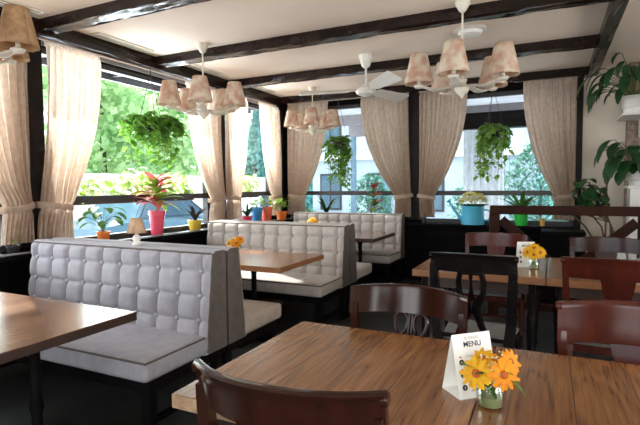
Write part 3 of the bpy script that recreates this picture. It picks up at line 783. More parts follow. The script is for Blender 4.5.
flower_jar('jar of yellow flowers on the farthest booth table', (-2.93, 5.85, .75), 1.15, bl2)
tag(MB().lathe([(0, 0), (.05, 0), (.052, .09), (.048, .092), (.047, .005), (0, .004)], 24).build('metal_cup', M_steel, None, True, (.57, 4.05, .75)), 'pale metal cup on the right edge table', 'cup')

# ------------------------------------------------------------------ potted plants
def pot_mesh(r, h, rim=True):
    p = [(0, 0), (r*.74, 0), (r*.98, h*.82)]
    if rim: p += [(r*1.07, h*.83), (r*1.08, h)]
    else: p += [(r, h)]
    p += [(r*.92, h), (r*.86, h*.86), (0, h*.84)]
    return MB().lathe(p, 24)
def potted(name, label, loc, r, h, pm_, kind, group='pot plants on the window ledges', lm=None, H_=.2, seed=0, n=12, spread=1., rim=True):
    rnd = random.Random(seed); t = thing(name, label, 'plant', loc, 0, group)
    pot_mesh(r, h, rim).build('pot', pm_, t, True)
    MB().lathe([(0, h*.87), (r*.88, h*.86)], 16).build('soil', M_soil, t)
    lf = MB(); st = MB()
    if kind == 'broad':
        for k in range(n):
            a = rnd.uniform(0, 2*PI); rr = rnd.uniform(.2, 1)*H_*.5*spread; z = h+H_*rnd.uniform(.3, 1)
            tip = Vector((math.cos(a)*rr, math.sin(a)*rr, z))
            st.tube([(0, 0, h*.85), (tip.x*.3, tip.y*.3, h+(z-h)*.6), tuple(tip)], .0022, 5)
            lf.leaf(tip, (math.cos(a), math.sin(a), .1), H_*.52, H_*.36, 1.1)
    elif kind == 'spiky':
        for k in range(n):
            a = 2*PI*k/n+rnd.uniform(-.2, .2); e = rnd.uniform(.5, 2.2)
            lf.leaf((0, 0, h*.86), (math.cos(a)*spread, math.sin(a)*spread, e), H_*rnd.uniform(.85, 1.25), H_*.16, .9, 6)
    elif kind == 'croton':
        st.tube([(0, 0, h*.85), (0, 0, h+H_*.9)], .006, 6)
        lf2 = MB()
        for k in range(n):
            q = k/n; a = k*2.4+rnd.uniform(-.4, .4); z = h+H_*(.1+.85*q)*rnd.uniform(.8, 1.05)
            (lf2 if k % 5 in (1, 3) else lf).leaf((0, 0, z), (math.cos(a), math.sin(a), .55+.6*q), H_*(.62-.25*q)*spread*rnd.uniform(.75, 1.2), H_*.24, rnd.uniform(.5, 1.4), 5)
        lf2.build('lime_leaves' if lm is M_leaf_red else 'red_leaves', M_leaf_lime if lm is M_leaf_red else M_leaf_red, t, True)
    elif kind == 'monstera':
        for k in range(n):
            a = rnd.uniform(0, 2*PI); rr = rnd.uniform(.35, 1)*H_*.55*spread; z = h+H_*rnd.uniform(.35, 1.)
            tip = Vector((math.cos(a)*rr, math.sin(a)*rr, z))
            st.tube([(0, 0, h*.85), (tip.x*.35, tip.y*.35, h+(z-h)*.7), tuple(tip)], .004, 5)
            lf.leaf(tip, (math.cos(a), math.sin(a), .25), H_*.55, H_*.30, 1.8, 6)
    st.build('stems', M_stem, t); lf.build('leaves', lm or M_leaf, t, True)
    return t
LX = XL+.13
potted('potted_plant', 'small leafy plant in an orange pot above the nearest bench', (LX, 3.27, .85), .062, .105, M_orange, 'broad', H_=.25, seed=3, n=13, spread=1.2)
potted('potted_croton', 'red leaved croton in a pink pot on the left ledge, behind the little lamp', (XL+.09, 4.02, .85), .085, .27, M_pink, 'croton', lm=M_leaf_red, H_=.40, seed=4, n=46, spread=1.35)
potted('potted_plant', 'purple spiky plant in a yellow pot on the left ledge', (LX+.02, 4.58, .85), .082, .13, M_yellow, 'spiky', lm=M_leaf_purple, H_=.24, seed=5, n=14)
potted('potted_plant', 'dark spiky plant in a magenta pot above the second bench', (LX+.02, 5.70, .85), .075, .11, M_pink, 'spiky', lm=M_leaf_dark, H_=.22, seed=6, n=14, spread=.8)
potted('potted_plant', 'trailing lime plant in a cobalt blue pot in the left corner', (LX-.02, 6.00, .85), .09, .22, M_cobalt, 'broad', lm=M_leaf_lime, H_=.15, seed=7, n=14, spread=1.2)
potted('potted_plant', 'lime leaved plant in a coral red pot in the left corner', (LX+.02, 6.22, .85), .09, .22, M_coral, 'broad', lm=M_leaf_lime, H_=.14, seed=8, n=14, spread=1.1)
potted('potted_plant', 'green leafy plant in an orange pot in front of the corner curtain', (LX+.13, 6.48, .85), .085, .14, M_orange, 'broad', lm=M_leaf_lime, H_=.22, seed=9, n=16)
potted('potted_plant', 'lime and dark leaved plant in a black pot at the room corner', (-3.42, YF-.115, .85), .095, .10, M_bowl, 'spiky', lm=M_leaf_lime, H_=.20, seed=10, n=15)
potted('potted_plant', 'wispy dark plant standing left on the far ledge', (-3.14, YF-.12, .85), .06, .09, M_bowl, 'spiky', lm=M_leaf_dark, H_=.34, seed=11, n=9, spread=.6)
potted('potted_croton', 'tall red and green croton on the far ledge left of the middle curtains', (-2.36, YF-.12, .85), .08, .11, M_bowl, 'croton', lm=M_leaf, H_=.46, seed=12, n=24, spread=.75)
potted('potted_plant', 'spiky lime flowered plant in a bright green pot on the far ledge', (-.34, YF-.14, .85), .095, .19, M_green, 'spiky', lm=M_leaf, H_=.36, seed=13, n=16, rim=False)
potted('potted_plant', 'yellow green sprig in a black pot left of the nearest bench', (LX, 2.40, .85), .05, .07, M_bowl, 'broad', lm=M_leaf_lime, H_=.10, seed=14, n=8)
potted('small_vase', 'tiny black pot at the foot of the middle curtain', (-1.60, YF-.19, .85), .035, .08, M_bowl, 'broad', lm=M_leaf_dark, H_=.05, seed=15, n=4)
tag(MB().lathe([(0, 0), (.03, 0), (.035, .09), (.030, .09), (.026, .006), (0, .005)], 18).build('amber_glass', paint('amber_glass', (.75, .42, .12), .15), None, True, (-.09, YF-.14, .85)), 'small amber glass beside the bright green pot', 'glass')
# watering can planter
t = thing('watering_can', 'sky blue watering can filled with white and yellow blossoms', 'watering can', (-.94, YF-.17, .85))
MB().lathe([(0, 0), (.145, 0), (.15, .005), (.148, .24), (.152, .25), (.143, .25), (.14, .02), (0, .015)], 32).build('body', M_blue, t, True)
MB().tube([(.145, 0, .2), (.21, 0, .19), (.225, 0, .12), (.20, 0, .06), (.146, 0, .05)], .011, 8).build('handle', M_blue, t, True)
MB().tube([(-.14, 0, .06), (-.24, 0, .18), (-.31, 0, .30)], [.024, .016, .013], 10).lathe([(.012, 0), (.036, .03), (.034, .034), (0, .034)], 14, M=Matrix.Translation((-.305, 0, .295)) @ Matrix.Rotation(R(-38), 4, 'Y')).build('spout', M_blue, t, True)
fl = MB(); fy = MB(); rr_ = random.Random(5); gl_ = MB()
for k in range(230):
    a = rr_.uniform(0, 2*PI); q = rr_.uniform(0, 1)**.6; rr = .185*q; z = .25+.19*math.sqrt(max(0, 1-q*q*.85))*rr_.uniform(.5, 1.05); r_ = rr_.uniform(.012, .022)
    (fy if rr_.random() < .4 else fl).lathe([(0, -r_*.6), (r_*.8, -r_*.3), (r_, r_*.2), (r_*.5, r_*.6), (0, r_*.5)], 7, (rr*math.cos(a), rr*math.sin(a), z))
for k in range(90):
    a = rr_.uniform(0, 2*PI); rr = rr_.uniform(.02, .15)
    gl_.leaf((rr*math.cos(a), rr*math.sin(a), .24), (math.cos(a), math.sin(a), 1), rr_.uniform(.06, .12), .04, .8, 3)
fl.build('white_blossoms', M_petal_w, t); fy.build('yellow_blossoms', mat('pale_yellow_petal', (.75, .62, .12), .8), t); gl_.build('leaves', M_leaf, t)
# table lamp on the ledge
t = thing('table_lamp', 'small table lamp with tan shade standing on top of the nearest tufted bench back', 'lamp', (-2.57, 2.415, .983))
MB().lathe([(0, 0), (.030, 0), (.032, .01), (.018, .02), (.028, .04), (.024, .06), (.010, .075), (.007, .10), (0, .10)], 20).build('base', M_white, t, True)
s = MB().lathe([(.067, .085), (.036, .185)], 28).build('lamp_shade', mat('striped_tan_shade', (.80, .58, .40), .9, (.58, .36, .22), 30, transl=.4, stretch=(1, 1, .1)), t, True); s.modifiers.new('thick', 'SOLIDIFY').thickness = .002

# hanging baskets
def basket(label, loc, zc, r, seed, hang=.3, wide=1.7, nv=40, lm=M_leaf, vine=.55, leafy=9, ls=1.):
    lm = mat('basket_leaf', (.24, .46, .07), .5, (.10, .27, .03), 12, transl=.5) if lm is M_leaf else lm
    rnd = random.Random(seed); t = thing('hanging_basket', label, 'hanging basket', (loc[0], loc[1], 0), 0, 'hanging plant baskets')
    MB().lathe([(0, zc-r*.75), (r*.6, zc-r*.68), (r*.93, zc-r*.3), (r, zc), (r*.9, zc), (0, zc-.03)], 24).build('bowl', M_bowl, t, True)
    w_ = MB()
    for k in range(3):
        a = 2*PI*k/3; w_.tube([(r*math.cos(a), r*math.sin(a), zc), (0, 0, loc[2]-.05)], .003, 5)
    w_.tube([(0, 0, loc[2]-.06), (0, 0, loc[2])], .004, 5); w_.build('hanger', M_bowl, t)
    lf = MB(); st = MB()
    for k in range(nv):
        a = rnd.uniform(0, 2*PI); ext = r*rnd.uniform(.5, wide); dn = vine*rnd.uniform(.15, 1)**1.3; up = rnd.uniform(.02, .13)
        pts = []
        for i in range(6):
            q = i/5; rr = r*.4+(ext-r*.4)*min(1, q*1.8); z = zc+up*math.sin(min(1, q*2.2)*PI/1.6)-dn*max(0, q-.25)/.75
            pts.append((rr*math.cos(a)+rnd.uniform(-.01, .01), rr*math.sin(a), z))
        st.tube(pts, .002, 4)
        for i in range(leafy):
            q = rnd.uniform(0, 5); i0 = min(4, int(q)); f_ = q-i0
            p = Vector(pts[i0]).lerp(Vector(pts[i0+1]), f_); b = rnd.uniform(0, 2*PI)
            lf.leaf(p, (math.cos(b), math.sin(b), rnd.uniform(-.6, .5)), rnd.uniform(.045, .075)*ls, rnd.uniform(.03, .045)*ls, .8, 3)
    st.build('vines', M_stem, t); lf.build('leaves', lm, t, True)
    return t
basket('wide leafy hanging basket in the large left window', (-3.84, 3.86, 2.64), 2.04, .14, 3, wide=2.4, nv=90, vine=.50, leafy=13, ls=1.5)
basket('trailing hanging basket in the far window behind the fan', (-2.82, 6.50, 2.66), 2.02, .15, 4, wide=1.35, nv=60, vine=.80, leafy=14, ls=1.35)
basket('pale green trailing basket in the far window right of the middle post', (-.68, 6.50, 2.66), 2.06, .14, 5, wide=1.7, nv=42, vine=.75, leafy=13, ls=1.6, lm=mat('fresh_green_leaf', (.34, .56, .12), .5, (.18, .38, .06), 12, transl=.5))

# big leaved plants on the right
def big_leaf_plant(label, loc, r, h, zoff, n, seed, dirs, ln=.34, wd=.12):
    rnd = random.Random(seed); t = thing('potted_plant', label, 'plant', loc, 0, 'large leaved plants in white pots at right')
    MB().lathe([(0, 0), (r*.72, 0), (r*.78, h*.3), (r*.92, h*.36), (r*.96, h*.8), (r*1.05, h*.84), (r*1.05, h), (r*.9, h), (r*.85, h*.85), (0, h*.84)], 28).build('pot', M_white, t, True)
    st = MB(); lf = MB()
    dirs = list(dirs)+[(rnd.uniform(150, 330), rnd.uniform(.02, .36), rnd.uniform(.5, 1.1)) for _ in range(16)]
    for (a, e, q) in dirs:
        a = R(a); d = Vector((math.cos(a), math.sin(a), 0)); L_ = ln*q
        p0 = Vector((0, 0, h*.85)); p1 = p0+d*L_*.35+Vector((0, 0, e*.6)); p2 = p0+d*L_*.8+Vector((0, 0, e))
        st.tube([p0, p1, p2], [.006, .005, .004], 6)
        lf.leaf(p2, d+Vector((0, 0, .15)), L_*.95, wd*rnd.uniform(.6, .9), 2.6, 7, fold=.3)
    st.build('stems', M_stem, t); lf.build('leaves', M_leaf_dark, t, True)
    return t
D1 = [(190, .30, 1.25), (205, .20, 1.1), (170, .22, 1.0), (230, .32, 1.0), (250, .22, .9), (215, .12, 1.2), (185, .10, .9), (270, .3, .9), (300, .35, .9), (340, .3, .9), (20, .35, .9), (90, .4, .7), (120, .45, .6), (150, .35, .8), (200, .5, .5), (195, .28, .7), (240, .1, .8)]
big_leaf_plant('upper large leaved plant in a white pot on the stone pier', (.80, 6.25, 2.14), .125, .19, 0, 0, 1, D1)
D2 = [(190, .12, .75), (210, .18, .8), (175, .20, .7), (240, .12, .8), (265, .2, .7), (220, .25, .55), (200, .02, .7), (300, .2, .7), (340, .2, .7), (30, .3, .6), (100, .3, .5), (150, .28, .6), (230, .02, .7), (250, .28, .5)]
big_leaf_plant('lower large leaved plant in a white pot on the white pedestal', (.865, 6.3, 1.36), .12, .17, 0, 0, 2, D2, .34, .16)
t = thing('wall_shelf', 'white corner shelf bracket carrying the upper large leaved plant', 'shelf', (.86, 6.42, 0))
MB().box(-.18, .3, -.3, .275, 2.12, 2.14, bev=.004).build('shelf_board', M_white, t)
MB().prism([(-.0, 0), (.0+.02, 0), (.02, 0)], 0, 0) if False else None
bk = MB(); vs = [Vector((x, y, z)) for x in (.05, .07) for y, z in ((.275, 2.12), (-.22, 2.12), (.275, 1.92))]
bk.add(vs, [(0, 1, 2), (3, 5, 4), (0, 3, 4, 1), (1, 4, 5, 2), (2, 5, 3, 0)]); bk.build('bracket', M_white, t)
t = thing('plant_pedestal', 'white square pedestal under the lower plant at the right edge', 'pedestal', (.90, 6.3, 0))
MB().box(-.15, .15, -.15, .15, 1.33, 1.36, bev=.006).build('top_slab', M_white, t)
MB().box(-.12, .12, -.12, .12, .06, 1.33, bev=.004).build('column', M_white, t)
MB().box(-.15, .15, -.15, .15, 0, .06, bev=.006).build('plinth', M_white, t)
# tall houseplant behind the railing
t = thing('potted_monstera', 'leafy dark plant on long arching stems behind the railing', 'plant', (.56, 6.2, 0))
pot_mesh(.15, .28).build('pot', mat('terracotta', (.45, .2, .12), .8), t, True)
MB().tube([(.0, 0, .25), (.0, .0, 1.52)], .010, 6).build('cane', mat('brown_cane', (.13, .05, .03), .6), t, True)
st = MB(); lf = MB(); rnd = random.Random(11)
for k in range(40):
    tx, ty, tz = rnd.uniform(-.27, -.05), rnd.uniform(-.12, .12), rnd.uniform(1.12, 1.42)
    if k < 6: st.tube([(rnd.uniform(-.03, .03), 0, .25), (.06+.02*k, 0, .65), (.04, 0, .95), (tx*.8, ty, tz-.1), (tx, ty, tz)], .007, 6)
    a = rnd.uniform(0, 2*PI); lf.leaf((tx, ty, tz), (math.cos(a), math.sin(a)*.6-.3, rnd.uniform(-.3, .5)), rnd.uniform(.13, .20), rnd.uniform(.09, .13), 1.6, 5)
for s_ in (-1, 1): st.tube([(0, 0, .25), (.03*s_, 0, .6), (-.12+.08*s_, 0, .9), (-.25+.1*s_, 0, 1.05)], .009, 6)
st.build('stems', mat('dark_stem', (.06, .05, .025), .6), t, True); lf.build('leaves', M_leaf_dark, t, True)
# black cabinet / speaker at the end of the far wall and white cloth dome
t = thing('side_cabinet', 'low black cabinet against the far wall behind the railing', 'cabinet', (.19, 6.05, 0))
MB().box(-.28, .16, -.2, .2, 0, .86, bev=.008).build('body', M_black, t)
MB().box(-.27, .15, -.215, -.201, .05, .42).build('door', M_black, t); MB().box(-.27, .15, -.215, -.201, .44, .84).build('door', M_black, t)
t = thing('tote_bag', 'white cloth bag slumped on a stool behind the right hand chair', 'bag', (.555, 5.72, .581))
MB().lathe([(0, .004), (.14, .004), (.15, .05), (.13, .12), (.07, .19), (0, .21)], 20, wave=lambda a, r, z: .02*math.sin(a*3)*r*5*(z > .04)).build('body', M_card, t, True)
MB().tube([(-.05, -.08, .16), (-.04, -.1, .25), (.04, -.1, .25), (.06, -.08, .15)], .006, 6).build('handle', M_card, t, True)
t = thing('stool', 'plain dark stool holding the white cloth bag', 'stool', (.555, 5.72, 0))
MB().box(-.17, .17, -.17, .17, .54, .58, bev=.01).build('seat', M_mahog, t)
for sx in (-1, 1):
    for sy in (-1, 1): MB().tube([(sx*.13, sy*.13, .54), (sx*.16, sy*.16, 0)], .016, 8).build('leg', M_mahog, t)

# ------------------------------------------------------------------ outdoors
ZG = -.25
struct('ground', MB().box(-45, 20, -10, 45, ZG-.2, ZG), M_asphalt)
def tree(label, loc, h, r, m, seed, n=2600, conifer=False, ls=.22):
    rnd = random.Random(seed); t = thing('tree', label, 'tree', loc, 0, 'trees across the street')
    MB().tube([(0, 0, 0), (.05, 0, h*.35), (0, .05, h*.7)], [.18, .13, .06], 10).build('trunk', M_bark, t, True)
    mb = MB()
    blobs = [] if conifer else [(Vector((rnd.uniform(-1, 1)*r*.6, rnd.uniform(-1, 1)*r*.6, h*.55+rnd.uniform(-.35, .4)*h)), r*rnd.uniform(.35, .6)) for _ in range(14)]
    for k in range(n):
        if conifer:
            q = rnd.uniform(0, 1)**.7; rr = r*q*rnd.uniform(.6, 1.1)*(1+.15*math.sin(q*25)); a = rnd.uniform(0, 2*PI); c = Vector((rr*math.cos(a), rr*math.sin(a), h*(1-q*.93)))
        else:
            b, br = blobs[rnd.randrange(14)]; d = Vector((rnd.gauss(0, 1), rnd.gauss(0, 1), rnd.gauss(0, 1))).normalized(); c = b+d*br*rnd.uniform(.7, 1.05)
        s = ls*rnd.uniform(.5, 1.2); u = Vector((rnd.gauss(0, 1), rnd.gauss(0, 1), rnd.gauss(0, 1))).normalized(); w = u.orthogonal().normalized()
        mb.add([c-u*s*.5, c+w*s*.3, c+u*s*.5, c-w*s*.3], [(0, 1, 2, 3)])
    mb.build('crown', m, t)
for i, (x, y, h, r, lab) in enumerate(((-14.5, 7.6, 6.4, 2.3, 'broad sunlit tree seen at the left of the large left window'), (-15.5, 13.0, 6.8, 2.3, 'broad sunlit tree filling the middle of the large left window'),
        (-17.5, 18.4, 6.8, 2.3, 'broad sunlit tree behind the left chandelier'), (-14.5, 2.4, 6.0, 2.2, 'sunlit tree half hidden by the leftmost curtain'))):
    tree(lab, (x, y, ZG), h, r, M_tree, 20+i, n=5200, ls=.40)
for i, (x, y, h, lab) in enumerate(((-13.6, 20.8, 6.0, 'tall teal conifer seen between the curtains of the last left window'), (-11.0, 20.6, 4.4, 'shorter conifer right of the tall teal one'))):
    tree(lab, (x, y, ZG), h, 1.1, M_conifer, 40+i, 4200, True, .30)
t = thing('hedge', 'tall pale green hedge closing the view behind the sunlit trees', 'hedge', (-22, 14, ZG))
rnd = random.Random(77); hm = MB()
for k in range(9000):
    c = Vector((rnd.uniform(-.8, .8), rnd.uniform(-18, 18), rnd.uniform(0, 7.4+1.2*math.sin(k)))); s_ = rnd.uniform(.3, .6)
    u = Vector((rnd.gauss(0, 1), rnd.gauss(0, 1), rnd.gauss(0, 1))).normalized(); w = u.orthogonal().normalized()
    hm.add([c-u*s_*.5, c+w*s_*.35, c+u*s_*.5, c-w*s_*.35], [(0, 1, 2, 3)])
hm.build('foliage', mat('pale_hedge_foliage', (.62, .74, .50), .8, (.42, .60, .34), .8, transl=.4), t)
hs_ = MB()
for k in range(24): hs_.tube([(0, -17.5+k*1.5, 0), (.1, -17.5+k*1.5, 5)], .06, 6)
tag(hs_.build('stems', M_bark, t), kind='stuff')
tree('bluish conifer beyond the far right window', (.4, 15.5, ZG), 3.8, 1.2, M_conifer, 52, 1500, True, .2)
tag(MB().box(-.1, .1, -10, 12, 0, 2.05).build('garden_wall', mat('pale_pink_render', (.72, .64, .60), .9, (.60, .60, .50), 1.5), None, False, (-12.0, 11, ZG)), 'low pale pinkish wall across the street below the trees', 'wall')
def shrub(label, loc, r, h, m, seed, n=900):
    rnd = random.Random(seed); t = thing('shrub', label, 'shrub', loc, 0, 'shrubs outside the far windows'); mb = MB()
    for k in range(n):
        a = rnd.uniform(0, 2*PI); q = rnd.uniform(-1, 1); rr = r*math.sqrt(1-q*q)*rnd.uniform(.6, 1.1); b = rnd.uniform(0, 2*PI)
        mb.leaf((rr*math.cos(a), rr*math.sin(a), h*.55+q*h*.42), (math.cos(b), math.sin(b), rnd.uniform(-.4, .9)), .15, .08, 1, 2)
    MB().tube([(0, 0, 0), (0, 0, h*.6)], .03, 6).build('stem', M_bark, t); mb.build('foliage', m, t)
M_sh = mat('bluish_shrub_leaf', (.16, .34, .26), .7, (.07, .20, .15), 3, transl=.3)
shrub('bushy shrub outside the far window left of the middle post', (-4.1, 11.5, ZG), .55, 2.0, M_sh, 61)
shrub('taller shrub outside the far right window behind the pale green basket', (-.2, 11.8, ZG), .75, 2.7, M_sh, 62, 1500)
shrub('round shrub outside the far right window behind the blue watering can', (-1.75, 12.6, ZG), .6, 1.75, M_sh, 63)
def planter(label, loc, L_, axis, seed, dens=260):
    rnd = random.Random(seed); t = thing('window_box', label, 'planter', loc, 0, 'flower boxes outside the left windows')
    bx = MB()
    bx.box(-.08, .08, -L_/2, L_/2, -.085, .0, bev=.008) if axis == 'y' else bx.box(-L_/2, L_/2, -.08, .08, -.085, 0, bev=.008)
    bx.build('box', mat('brown_box_wood', (.10, .05, .035), .6), t)
    for s in (-1, 1):
        (MB().box(.08, .16, s*L_*.4-.02, s*L_*.4+.02, -.06, -.03) if axis == 'y' else MB().box(s*L_*.4-.02, s*L_*.4+.02, -.16, -.08, -.06, -.03)).build('bracket', M_frame, t)
    lf = MB(); wl = MB()
    for k in range(int(dens*L_)):
        p = rnd.uniform(-L_/2, L_/2); q = rnd.uniform(-.07, .07); z = rnd.uniform(-.02, .26)*(.6+.6*mnoise.noise(Vector((p*3, seed, 0)))+.3)
        a = rnd.uniform(0, 2*PI); c = (q, p, z) if axis == 'y' else (p, q, z)
        (lf if rnd.random() < .55 else wl).leaf(c, (math.cos(a), math.sin(a), rnd.uniform(-.3, .9)), rnd.uniform(.07, .13), .06, 1.2, 3)
    lf.build('leaves', M_leaf_lime, t, True); wl.build('white_blossoms', M_petal_w, t, True)
OX = XL-T-.10
planter('long flower box outside the large left window', (OX-.07, 3.92, 1.29), 2.2, 'y', 1)
planter('flower box outside the last left window before the corner', (OX-.07, 6.0, 1.29), 1.2, 'y', 2)
planter('flower box outside the nearest left window', (OX-.07, 1.5, 1.29), 1.8, 'y', 3)
def car(label, loc, rz, m, L_=4.1, hh=1.42):
    t = thing('car', label, 'car', loc, rz, 'cars parked outside')
    ol = [(-L_/2, .25), (-L_/2, .62), (-L_/2+.12, .78), (-L_*.24, .90), (-L_*.13, hh*.97), (0, hh), (L_*.22, hh*.98), (L_*.40, .95), (L_/2-.04, .88), (L_/2, .6), (L_/2, .25)]
    def sec(yy, inset, zin):
        return [Vector((x*(1-inset*.02), yy, z-zin*(z > .92)*.0)) for x, z in ol]
    mb = MB(); n = len(ol); rings = [(-.80, .97), (-.84, 1.0), (.84, 1.0), (.80, .97)]
    vs = []
    for yy, k in ((-.62, 0), (-.82, 1), (.82, 1), (.62, 0)):
        for x, z in ol:
            y_ = yy if z > .92 else (math.copysign(.84, yy))
            if z > .92: y_ = math.copysign(.66 if k else .60, yy)
            vs.append(Vector((x, y_, z)))
    fs = [(i*n+j, i*n+(j+1) % n, (i+1)*n+(j+1) % n, (i+1)*n+j) for i in range(3) for j in range(n)]
    fs += [tuple(range(n))[::-1], tuple(3*n+j for j in range(n))]
    mb.add(vs, fs); fixn(mb.build('body', m, t))
    for s in (-1, 1):
        g = MB(); pts = [(-L_*.20, .94), (-L_*.115, hh*.93), (L_*.205, hh*.93), (L_*.34, .96)]
        vs = []
        for x, z in pts: vs.append(Vector((x, s*(.70-.0*(z > 1.1)) if z > 1 else s*.755, z)))
        vs = [Vector((x, s*(.852-.36*(z-.90)), z)) for x, z in pts]
        vs2 = [v+Vector((0, s*.012, 0)) for v in vs]
        g.add(vs+vs2, [(0, 1, 2, 3), (7, 6, 5, 4), (0, 4, 5, 1), (1, 5, 6, 2), (2, 6, 7, 3), (3, 7, 4, 0)]); g.build('side_window', M_cardark, t)
        for x in (-L_*.31, L_*.30):
            w_ = MB().lathe([(.31, -.09), (.31, .09), (.22, .1), (.20, .06), (0, .06)], 24, M=Matrix.Translation((x, s*.79, .31)) @ Matrix.Rotation(-s*PI/2, 4, 'X')).build('wheel', M_tyre, t, True)
            MB().lathe([(.20, .07), (.19, .09), (.05, .10), (0, .10)], 20, M=Matrix.Translation((x, s*.79, .31)) @ Matrix.Rotation(-s*PI/2, 4, 'X')).build('hub_cap', M_steel, w_, True)
    return t
car('blue grey car parked outside behind the orange pot', (-9.0, 8.6, ZG), R(90), M_carblue)
car('white car outside the nearest left window, behind the leftmost curtains', (-9.2, 3.9, ZG), R(90), M_carwhite)
car('white car parked farther along, seen above the second bench', (-9.4, 14.0, ZG), R(92), M_carwhite)
def bicycle(label, loc, rz):
    t = thing('bicycle', label, 'bicycle', loc, rz, 'bicycles leaning outside')
    for x in (-.52, .52):
        w_ = MB().tube([(x+.33*math.cos(a), 0, .34+.33*math.sin(a)) for a in [2*PI*k/32 for k in range(32)]], .017, 6, closed=True).build('wheel', M_tyre, t, True)
        sp = MB()
        for k in range(12): a = 2*PI*k/12; sp.tube([(x, 0, .34), (x+.32*math.cos(a), 0, .34+.32*math.sin(a))], .003, 4)
        sp.build('spokes', M_steel, w_)
    f = MB(); f.tube([(-.52, 0, .34), (-.08, 0, .30), (.38, 0, .78), (-.18, 0, .80), (-.08, 0, .30)], .016, 8); f.tube([(-.18, 0, .80), (-.52, 0, .34)], .012, 8); f.tube([(.52, 0, .34), (.38, 0, .78), (.34, 0, .95)], .014, 8)
    f.build('frame', M_cobalt, t, True)
    MB().tube([(.34, -.26, 1.0), (.36, 0, .95), (.34, .26, 1.0)], .012, 8).build('handlebar', M_steel, t, True)
    MB().box(-.32, -.08, -.06, .06, .88, .92, bev=.02).tube([(-.18, 0, .80), (-.2, 0, .89)], .01, 6).build('saddle', M_tyre, t, True)
    MB().tube([(-.08, -.12, .30), (-.08, .12, .30)], .01, 6).box(-.13, -.03, -.16, -.12, .28, .31).box(-.13, -.03, .12, .16, .28, .31).build('pedals', M_tyre, t)
bicycle('bicycle outside seen behind the yellow pot', (-5.6, 6.75, ZG), R(75))
bicycle('bicycle outside nearer the room corner, behind the magenta pot', (-5.7, 8.9, ZG), R(80))
# pale building facing the far windows
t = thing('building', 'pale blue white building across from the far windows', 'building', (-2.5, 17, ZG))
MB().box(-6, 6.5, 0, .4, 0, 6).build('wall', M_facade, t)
for i in range(6):
    for j in range(2):
        x = -5.2+i*1.95; z = .7+j*2.5
        w_ = MB().box(x-.45, x+.45, -.05, 0, z, z+1.4).build('window', M_frame, t); MB().box(x-.38, x-.03, -.07, -.05, z+.07, z+1.33).box(x+.03, x+.38, -.07, -.05, z+.07, z+1.33).build('pane', mat('pale_pane', (.10, .17, .22), .1), w_)
MB().box(-6.1, 6.6, -.25, 0, 2.6, 2.8).build('string_course', M_white, t)
MB().box(-2.95, -2.75, -.4, -.2, 0, 5).build('drainpipe', mat('blue_pipe', (.10, .25, .36), .5), t)
# awnings
t = thing('awning', 'white striped awning outside the left windows', 'awning', (XL-T, 3.4, 0))
MB().box(-.42, 0, -3.2, 3.5, 2.70, 2.73).build('canopy', M_awning, t)
MB().box(-.46, -.42, -3.2, 3.5, 2.62, 2.76).build('valance', M_frame, t)
for k in range(8): MB().box(-.42, 0, -3.1+k*.93, -3.06+k*.93, 2.66, 2.70).build('rafter', M_frame, t)
t = thing('porch_roof', 'white porch roof with dark cross beams outside the far windows', 'porch roof', (-1.8, YF+T, 0))
MB().box(-2.4, 3.6, .0, 3.4, 2.78, 2.82).build('canopy', M_awning, t)
MB().box(.1, 3.6, .55, .67, 2.22, 2.46).build('beam', M_post, t)
MB().box(-2.4, 3.6, 1.9, 2.02, 2.58, 2.78).build('beam', mat('grey_beam', (.30, .27, .28), .6), t)
MB().box(-2.4, 3.6, 3.25, 3.37, 2.50, 2.78).build('beam', mat('grey_beam', (.30, .27, .28), .6), t)
for x in (-2.3, .62, 3.5): MB().box(x-.05, x+.05, 3.25, 3.37, ZG, 2.5).build('post', mat('blue_grey_post', (.16, .26, .34), .6), t)
def drape2(u, v): return Vector((u*.7, .05*math.sin(u*38), 2.45-v*1.9))
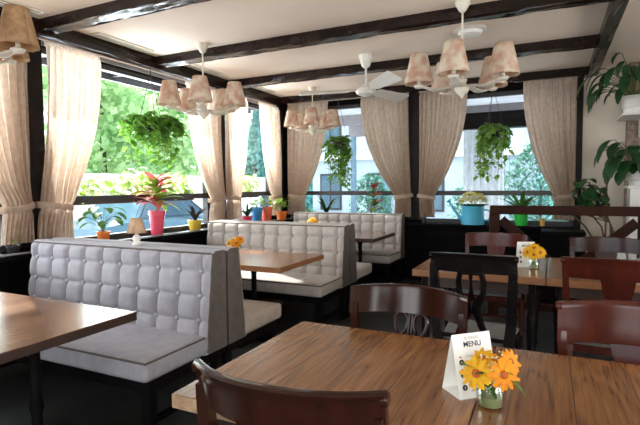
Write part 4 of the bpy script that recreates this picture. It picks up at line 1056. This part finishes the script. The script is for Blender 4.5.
o = MB().grid(drape2, 60, 8).build('porch_curtain', mat('white_voile', (.82, .84, .86), .9, transl=.5), None, True, (-1.45, YF+2.2, 0))
tag(o, 'white voile curtain hanging on the porch beyond the far window', 'curtain')

# ------------------------------------------------------------------ light
w = bpy.data.worlds.new('world'); scn.world = w; w.use_nodes = True; nt = w.node_tree
bg = nt.nodes['Background']; bg.inputs[0].default_value = (.86, .93, 1, 1); bg.inputs[1].default_value = 2.0
def area(name, loc, rot, sx, sy, e, c=(1, .97, .94)):
    l = bpy.data.lights.new(name, 'AREA'); l.shape = 'RECTANGLE'; l.size = sx; l.size_y = sy; l.energy = e; l.color = c
    o = bpy.data.objects.new(name, l); COL.objects.link(o); o.location = loc; o.rotation_euler = rot; return o
for i, h in enumerate(LW): area('left_window_daylight', (XL-T-.65, (h[0]+h[1])/2, 1.75), (0, R(-90), 0), 1.7, h[1]-h[0], 70, (.93, .97, 1))
for i, h in enumerate(FW): area('far_window_daylight', ((h[0]+h[1])/2, YF+T+.5, 1.9), (R(-90), 0, 0), h[1]-h[0], 1.2, 0.01)
for h in BW: area('back_fill_light', ((h[0]+h[1])/2, YB-T-.45, .9), (R(90+32), 0, 0), h[1]-h[0], 1.5, 48, (1, .93, .83))  # added fill light behind the camera, tilted up to brighten the ceiling
for h in RW: area('right_fill_light', (XR+T+.45, (h[0]+h[1])/2, .9), (0, R(90+32), 0), 1.5, h[1]-h[0], 62, (1, .93, .83))  # added fill light from the unseen right side, also tilted upward
sl = bpy.data.lights.new('sun', 'SUN'); sl.energy = 5.8; sl.angle = R(1.0); sl.color = (1, .95, .86)
so = bpy.data.objects.new('sun', sl); COL.objects.link(so)
so.rotation_euler = Vector((.75, -.24, -.63)).to_track_quat('-Z', 'Y').to_euler()
scn.view_settings.view_transform = 'Standard'; scn.view_settings.look = 'None'; scn.view_settings.gamma = 1
scn.view_settings.use_curve_mapping = False; scn.view_settings.exposure = .95
scn.cycles.use_denoising = True; scn.cycles.max_bounces = 8; scn.cycles.transparent_max_bounces = 12; scn.cycles.sample_clamp_indirect = 6
